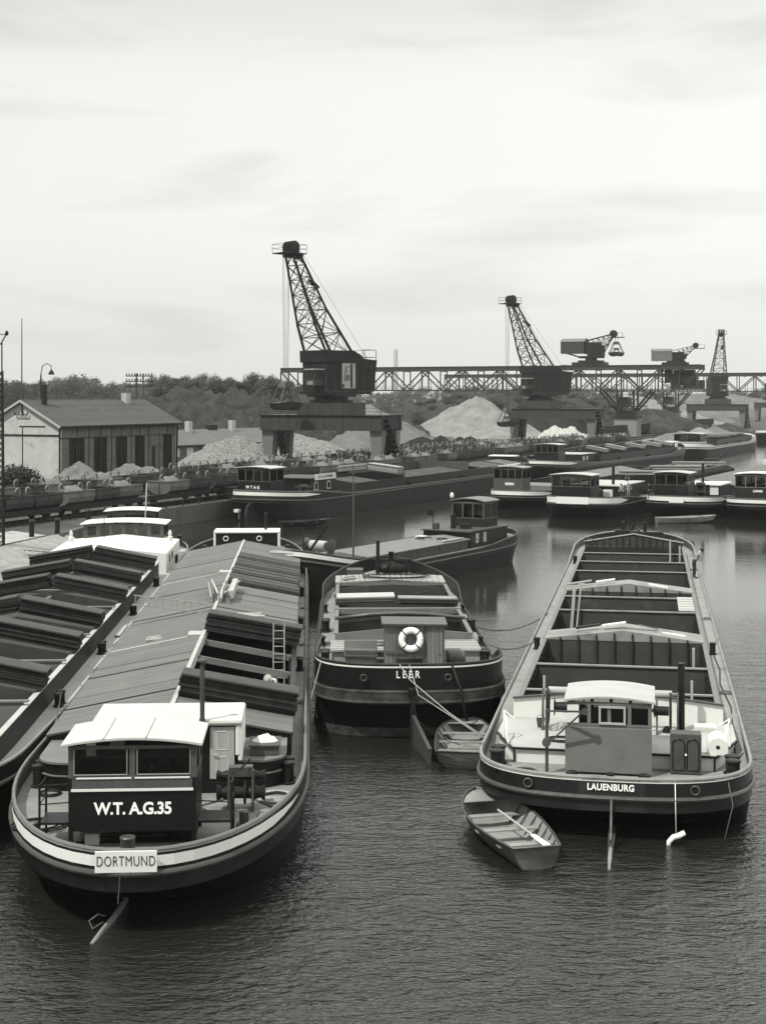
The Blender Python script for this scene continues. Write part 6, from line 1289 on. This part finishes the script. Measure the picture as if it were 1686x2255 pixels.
tp_ = thing('telegraph_pole', 'telegraph pole with crossed insulator arms behind the workshop', 'pole', (-36.6, 219, 1.7), 0); b = B()
for x in (-.5, .5): b.cyl((x, 0, 0), (x, 0, 14.2), .14, n=6)
b.make('pole', bark, tp_)
for z in (12.2, 13, 13.8): b = B(); b.bar((-2.1, 0, z), (2.1, 0, z), .14); [b.cyl((x*.42-2, 0, z), (x*.42-2, 0, z+.4), .09, n=6) for x in range(10)]; b.make('cross_arm', iron, tp_)
sh = thing('shed', 'long low shed with grey roof and two chimneys behind the workshop', 'shed', (-34.2, 232, 1.7), -.62)
b = B(); b.ext([(0, 0, 0), (-9, 0, 0), (-9, 0, 3.0), (-4.5, 0, 4.9), (0, 0, 3.0)], (0, 34, 0)); b.make('wall', plastd, sh)
b = B(); b.grid(1, 1, lambda u, v: (-4.5+5.4*u, -.6+35.2*v, 5.05-2.3*u)); b.grid(1, 1, lambda u, v: (-4.5-5.4*u, -.6+35.2*v, 5.05-2.3*u)); ro = b.make('roof', roofs, sh); so_ = ro.modifiers.new('s', 'SOLIDIFY'); so_.thickness = .16
for y in (8.2, 19): b = B(); b.box(-4.2, -3.3, y, y+.9, 4.4, 6.6); b.make('chimney', palegrey, ro)
b = B(); b.box(-4.9, -4.0, 14, 16, 4.9, 5.9); b.make('roof_vent', iron, ro)
for y in (1, 4.2, 8): b = B(); b.box(.01, .06, y, y+1.5, 1.0, 2.4); b.make('window', white2, sh)
# ---------------------------------------------------------------- masts, posts
lm = thing('lattice_mast', 'tall dark lattice lamp mast standing at the left edge on the quay path', 'mast', (-27.6, 105, 1.72), 0); b = B()
for x in (-.22, .22):
    for y in (-.22, .22): b.bar((x, y, 0), (x*.6, y*.6, 12.6), .09)
for i in range(30):
    f = i/30; g_ = (i+1)/30; a, c = .22*(1-.4*f), .22*(1-.4*g_)
    for y in (-1, 1): b.bar((-a, y*a, 12.6*f), (c, y*c, 12.6*g_), .035); b.bar((a, y*a, 12.6*f), (-c, y*c, 12.6*g_), .035)
b.make('lattice', iron, lm)
b = B(); b.cyl((-.1, 0, 12.6), (-.1, 0, 14.6), .05, n=6); b.cyl((.1, 0, 12.6), (.1, 0, 14.6), .05, n=6); b.bar((0, 0, 14.5), (-.9, 0, 15.4), .08); b.bar((0, 0, 14.5), (.45, 0, 15.3), .08); b.bar((-.9, 0, 15.3), (.5, 0, 15.2), .06); b.lathe([(.1, 0), (.14, .2), (.05, .35)], (.45, 0, 15.15), 8); b.make('mast_head', iron, lm)
for i, (x, y, hh) in enumerate(((-26.8, 111, 1.3), (-25.4, 113.5, 1.2), (-23.7, 117, 1.6))):
    b = B(); b.lathe([(.2, 0), (.2, hh-.2), (.28, hh-.15), (.2, hh)], (0, 0, 0), 10); o = b.make('mooring_post', iron, None, smooth=True); o.location = (x, y, 1.75)
    tag(o, ['dark mooring post on the quay path nearest the lattice mast', 'middle dark mooring post on the quay path', 'far mooring post where path meets quay wall'][i], 'mooring post', 'mooring posts on the quay path')
b = B(); b.box(-.9, .9, -.8, .8, 0, 1.1); b.box(-1.0, 1.0, -.9, .9, 1.1, 1.2); o = b.make('control_box', dark, bevel=.04); o.location = st(QS-1.6, 133.5, 1.8); o.rotation_euler.z = -QA; tag(o, 'dark box with lid standing at the end of the quay barrier', 'box')
for i, (px_, py_, D, hh, w_) in enumerate(((871, 812, 2350, 86, 4.6), (600, 848, 1900, 40, 2.6))):
    p = dpt(px_, CY, D); b = B(); b.lathe([(w_, 0), (w_*.7, hh)], (0, 0, 0), 14); o = b.make('chimney', palegrey, None, smooth=True); o.location = (p.x, p.y, 1.5); tag(o, ['tall pale factory chimney far behind the bridge', 'thin distant chimney at the left end of the bridge'][i], 'chimney')  # pale colour stands in for distance haze on the chimneys
p = dpt(571, CY, 1900); b = B(Matrix.Scale(1.5, 4))
for x in (-5, 5):
    for y in (-5, 5): b.bar((x, y, 0), (x*.7, y*.7, 24), .8)
b.box(-6, 6, -6, 6, 17, 18); b.box(-5, 5, -5, 5, 24, 25.5); b.box(-4, 4, -4, 4, 8, 17)
o = b.make('winding_tower', palegrey); o.location = (p.x, p.y, 1.5); tag(o, 'hazy pithead winding tower on the horizon left of the bridge', 'tower')  # tower's haze is put into its pale colour
# ---------------------------------------------------------------- heaps
def pile(name, label, x, y, rx, ry, hh, m, seed=0, rot=0, z=1.7, pw=1.0, nz=.12, group=None, cat='heap', nr=46, na=130, rough=.35, kind=None):
    def fn(u, v):
        a = 2*pi*u; r = v; k = 1+nz*2.2*noise.fractal(Vector((cos(a)*1.6+seed, sin(a)*1.6, seed*1.7)), 1, 2, 3)
        px_, py_ = rx*r*k*cos(a), ry*r*k*sin(a)
        f = 1-r; f = f**pw if pw != 1 else f
        zz = hh*min(f, 1)
        sc1 = hh
        zz += sc1*nz*(noise.fractal(Vector((px_*3/rx+seed*3, py_*3/ry, seed)), .8, 2, 5))*min(1, f*4)*1.0
        if f > .93: zz -= hh*.02
        zz += rough*noise.fractal(Vector((px_*.4+seed*7, py_*.4, seed)), .8, 2.2, 4)*min(1, f*6)
        return (px_*cos(rot)-py_*sin(rot), px_*sin(rot)+py_*cos(rot), zz-.15*(f <= 0))
    o = B().grid(na, nr, fn).make(name, m, None, smooth='all'); o.location = (x, y, z); return tag(o, label, cat, group, kind)
def ptop(px_, py_, D): return dpt(px_, py_, D)
def heapat(name, label, px_, py_, D, rx, ry, m, **k):
    p = dpt(px_, py_, D); return pile(name, label, p.x, p.y, rx, ry, p.z-1.7, m, **k)
heapat('gravel_heap', 'left hump of the pale broken stone heap before the shed', 518, 957, 214, 9.5, 8, gravelc, seed=1, pw=.75, nz=.06)
heapat('gravel_heap', 'right hump of the pale broken stone heap seen through the crane legs', 655, 953, 232, 12.5, 9, gravelc, seed=2, pw=.8, nz=.06)
heapat('gravel_heap', 'low broken stone ridge joining the two humps', 590, 972, 222, 10, 6, gravelc, seed=9, pw=.8, nz=.06)
for i, (a, bb, D, r) in enumerate(((178, 1018, 168, 4.6), (285, 1018, 174, 4.4), (330, 1026, 178, 4.2), (230, 1040, 166, 3.8), (380, 1030, 182, 3.6))):
    heapat('rubble_heap', ['low rubble heap before the left part of the workshop wall', 'low rubble heap before the middle workshop windows', 'low rubble heap before the workshop door', 'smallest rubble heap between the two heaps at the workshop', 'low rubble heap at the right corner of the workshop'][i], a, bb, D, r, 3.2, rubble, seed=i+3, pw=.8, nz=.12, group='rubble heaps in front of the workshop')
for i, (a, bb, D, rx, ry, m_) in enumerate(((392, 862, 300, 19, 16, slag), (500, 864, 322, 24, 16, slag), (610, 864, 335, 30, 16, slag), (270, 900, 290, 18, 14, slag), (700, 905, 300, 14, 12, slag), (340, 905, 275, 10, 10, slag))):
    heapat('slag_heap', ['dark rounded slag heap behind the workshop roof end', 'broad slag heap in the middle behind the sheds', 'slag heap running behind the nearest crane', 'lower slag heap hidden behind the workshop roof', 'slag heap low behind the crane portal', 'small steep slag heap next to the telegraph pole'][i], a, bb, D, rx, ry, m_, seed=i+11, pw=.45, nz=.12, rough=2.2, group='dark slag heaps')
heapat('ash_heap', 'smooth grey heap right behind the house of the nearest crane', 800, 888, 300, 17, 14, slagl, seed=21, pw=.85, nz=.06)
heapat('gravel_mountain', 'tall pale pointed heap between the first two cranes', 1046, 870, 400, 19.5, 17, sandm, seed=31, pw=1.05, nz=.05)
heapat('gravel_mountain', 'pale rough foot of the pointed heap near the second crane', 1110, 935, 372, 13, 8, sandm, seed=32, pw=.9, nz=.1)
for i, (a, bb, D, r) in enumerate(((930, 960, 268, 7.5), (968, 957, 272, 5), (1012, 960, 280, 4.5), (1036, 959, 284, 4), (815, 985, 228, 5))):
    heapat('coal_heap', ['leftmost black coal heap below the pale pointed heap', 'second black coal heap below the pale pointed heap', 'third black coal heap below the pale pointed heap', 'rightmost black coal heap below the pale pointed heap', 'black coal heap beside the right leg of the nearest crane'][i], a, bb, D, r, r, coal, seed=i+41, nz=.05, pw=.9, group='black coal heaps')
for i, (a, bb, D, r) in enumerate(((1222, 936, 345, 5.5), (1254, 938, 345, 5), (1300, 952, 345, 3.5))):
    heapat('lime_heap', ['left white lime heap under the second crane', 'middle white lime heap under the second crane', 'small right white lime heap under the second crane'][i], a, bb, D, r, r, whitem, seed=i+51, nz=.12, pw=.9, group='white lime heaps')
heapat('scrap_heap', 'dark overgrown mound beside the brick pier of the bridge', 1440, 900, 420, 16, 12, slag, seed=61, nz=.15, pw=.6)
heapat('ash_heap', 'large pale slope under the bridge, left of the brick pier', 1320, 878, 520, 22, 18, slagl, seed=62, nz=.06)
heapat('ash_heap', 'bright steep heap directly behind the brick pier', 1395, 868, 560, 34, 20, sandm, seed=63, nz=.04)
heapat('ash_heap', 'far hazy heap right of the brick pier', 1500, 888, 600, 24, 20, slagl, seed=64, nz=.05)
heapat('ash_heap', 'far hazy heap behind the third crane', 1560, 862, 760, 60, 30, slagl, seed=65, nz=.05, pw=.7)
heapat('rubble_heap', 'grey gravel heap behind the white barge, left', 1540, 940, 372, 6.5, 6, sandm, seed=66, nz=.05)
heapat('rubble_heap', 'grey gravel heap behind the white barge, right', 1572, 938, 380, 7, 6, slagl, seed=67, nz=.05)
heapat('rubble_heap', 'dark gravel heap at the foot of the third crane', 1600, 930, 400, 9, 7, slag, seed=68, nz=.1)
heapat('rubble_heap', 'low stony bank behind the white barge cabin', 1500, 948, 350, 9, 5, rubble, seed=69, nz=.1)
for i, (t_, s_, r_, h_) in enumerate(((120, -92, 4, 1.6), (131, -93.5, 5, 1.9), (142, -91.5, 3.6, 1.5), (150, -95, 4.5, 2.0), (162, -94, 5, 1.8), (175, -93.5, 4, 1.7))):
    p = st(s_, t_); pile('rubble_heap', 'low rubble and spoil heap between the bucket wagons and the workshop', p.x, p.y, r_*1.3, r_, h_, rubble if i % 2 else slag, seed=i+80, nz=.14, rough=.5, pw=.8, group='spoil heaps beside the second track', nr=24, na=60)
rb_ = random.Random(8); b = B()
for i in range(900):
    t_ = rb_.uniform(108, 200); s_ = rb_.choice([rb_.uniform(-84, -79), rb_.uniform(-97, -91)]); p = st(s_, t_, 1.72); q = rb_.uniform(.08, .32); a_ = rb_.uniform(0, 3)
    b.add([(p.x+q*cos(a_+k_*2.1)*(1 if k_ < 3 else 0), p.y+q*sin(a_+k_*2.1)*(1 if k_ < 3 else 0), p.z-.02+(q*1.1 if k_ == 3 else 0)) for k_ in range(4)], [(0, 1, 3), (1, 2, 3), (2, 0, 3)])
o = b.make('rubble', rubble); tag(o, 'loose broken stones scattered between the railway tracks', 'rubble', kind='stuff')
# ---------------------------------------------------------------- freight wagons far right
fw = thing('freight_wagon', 'x', 'wagon', (0, 0, 0), 0, 'dark open freight wagons behind the brick pier')
b = B(); b.box(-1.4, 1.4, -4.4, 4.4, 1.2, 3.0); 
for k_ in range(9): b.box(1.4, 1.48, -4.4+k_*1.08, -4.28+k_*1.08, 1.2, 3.05)
b.make('body', dark, fw); b = B(); b.box(-1.1, 1.1, -4.2, 4.2, .85, 1.2); b.make('chassis', iron, fw)
for y in (-2.8, 2.8): b = B(); b.lathe([(.5, -.9), (.5, .9)], (0, y, .55), 14, 'x'); b.make('wheel', iron, fw)
for i in range(14):
    c = fw if i == 0 else copytree(fw); c.location = st(-96, 372+i*9.6, 1.8); c.rotation_euler = (0, 0, -QA)
    c['label'] = 'dark open freight wagon in the far train behind the brick pier'
# ---------------------------------------------------------------- trees: tapered trunk, limbs, leaf clumps
def treeproto(seed, ht, rad, m, bushy=.25):
    r = random.Random(seed); t = thing('tree', 'x', 'tree'); b = B()
    b.tube([(0, 0, -.5), (.1, 0, ht*.35), (0, .1, ht*.7)], [.35, .24, .08], 7); cl = []
    for k_ in range(34):
        a = r.uniform(0, 2*pi); hz = r.uniform(bushy, 1)*ht; rr_ = rad*math.sqrt(max(.05, 1-((hz/ht-.55)/.5)**2))*r.uniform(.35, .95)
        p = (rr_*cos(a), rr_*sin(a), hz*.93); cl.append((p, rad*r.uniform(.2, .36)))
        if k_ < 9: b.tube([(0, 0, hz*.5), (p[0]*.5, p[1]*.5, hz*.75), p], [.12, .08, .03], 5)
    b.make('trunk', bark, t); b = B()
    for (cx, cy, cz), cr_ in cl:
        for q in range(120):
            d = Vector((r.gauss(0, 1), r.gauss(0, 1), r.gauss(0, .8))).normalized()*cr_*r.uniform(.55, 1.08); c = Vector((cx, cy, cz))+d
            s_ = r.uniform(.09, .21)*max(.8, rad/5); n1_ = (d.normalized()+Vector((r.uniform(-.6, .6), r.uniform(-.6, .6), r.uniform(-.3, .8)))).normalized(); a_ = n1_.orthogonal().normalized()*s_; b_ = n1_.cross(a_)
            b.add([c-a_-b_*.6, c+a_-b_*.5, c+a_*.8+b_, c-a_*.7+b_*.8], [(0, 1, 2, 3)])
    b.make('crown', m, t, fixn=False); return t
protos = [treeproto(1, 14, 6.5, leafd), treeproto(2, 12, 6, leafl), treeproto(3, 16, 6.5, leafd), treeproto(4, 5.5, 4.2, leafl, .12), treeproto(5, 4.5, 3.6, leafd, .1)]
tu = [False]*5
def tree(k_, x, y, z, s, label, group):
    c = copytree(protos[k_]) if tu[k_] else protos[k_]; tu[k_] = True
    c.location = (x, y, z); c.scale = (s, s, s*random.uniform(.9, 1.1)); c.rotation_euler = (0, 0, random.uniform(0, 6)); c['label'] = label; c['group'] = group; return c
rt = random.Random(5)
for i in range(44):
    px_ = -30+i*15.5+rt.uniform(-9, 9); top = 846+(-20 if 115 < px_ < 175 else 0)+rt.uniform(-12, 8); D = 610+rt.uniform(-15, 50); p = dpt(px_, top, D); k_ = rt.choice([0, 1, 2]); ht = (14, 12, 16)[k_]
    tree(k_, p.x, p.y, 1.0, (p.z-1)/ht, 'leafy tree in the hazy treeline behind the workshop' if not 115 < px_ < 175 else 'taller round tree rising above the treeline behind the workshop', 'trees of the hazy treeline')
for i in range(30):
    px_ = 355+i*9.0+rt.uniform(-5, 5); D = 335+rt.uniform(-12, 20); top = 842+rt.uniform(-8, 9); p = dpt(px_, top, D); k_ = rt.choice([3, 4, 3])
    tree(k_, p.x, p.y, 12.2, max(.4, (p.z-12.2)/4.6), 'bushy small tree growing on top of the slag heaps', 'bushes on top of the slag heaps')
def hillz(u, v): pass
p = dpt(1150, 868, 440)
o = pile('hill', None, p.x, p.y, 40, 22, 12.0, leafd, seed=71, nz=.08, rough=1.2, pw=.32, nr=40, na=120); o['kind'] = 'structure'; del o['category']; 
for i in range(150):
    u = rt.uniform(-1, 1); yy = p.y-rt.uniform(-6, 20); dd = math.hypot((u*38)/40, (p.y-yy)/22)
    zz = 1.7+12.0*max(0, 1-dd)**.32 if dd < 1 else 1.7
    if dd > 1: continue
    k_ = rt.choice([3, 4]); tree(k_, p.x+u*38, yy, zz-1.6, rt.uniform(.35, .65), 'dark shrub on the overgrown hill behind the pale pointed heap', 'shrubs covering the overgrown hill')
for i in range(46):
    px_ = 640+i*25+rt.uniform(-8, 8); D = 850+rt.uniform(-60, 60); top = 861+rt.uniform(-7, 3); p = dpt(px_, top, D); k_ = rt.choice([0, 1]); tree(k_, p.x, p.y, 1, (p.z-1)/(14, 12)[k_], 'hazy distant tree on the horizon under the bridges', 'distant horizon trees')
for i, (px_, py_, D) in enumerate(((60, 1045, 160), (20, 1050, 150), (40, 1060, 148))):
    p = gpt(px_, 1085, 1.7); tree(4, -D*(CX-px_)/FPX, D, 1.7, .5+.1*i, ['bush against the workshop gable', 'bush left of the workshop gable behind the mast', 'low bush before the workshop gable'][i], 'bushes by the workshop gable')
# ---------------------------------------------------------------- haze
hz = B().box(-1200, 1390, -30, 2500, -3.5, 85).make('haze', bpy.data.materials.new('air haze')); tag(hz, kind='stuff')
m = hz.data.materials[0]; m.use_nodes = True; nt = m.node_tree; nt.nodes.clear(); v = N(nt, 'ShaderNodeVolumePrincipled', _Density=.00013, _Anisotropy=.3); v.inputs['Color'].default_value = (.97, .98, .95, 1)
oo = N(nt, 'ShaderNodeOutputMaterial'); Lk(nt, v.outputs[0], oo.inputs['Volume'])
hz.display_type = 'WIRE'
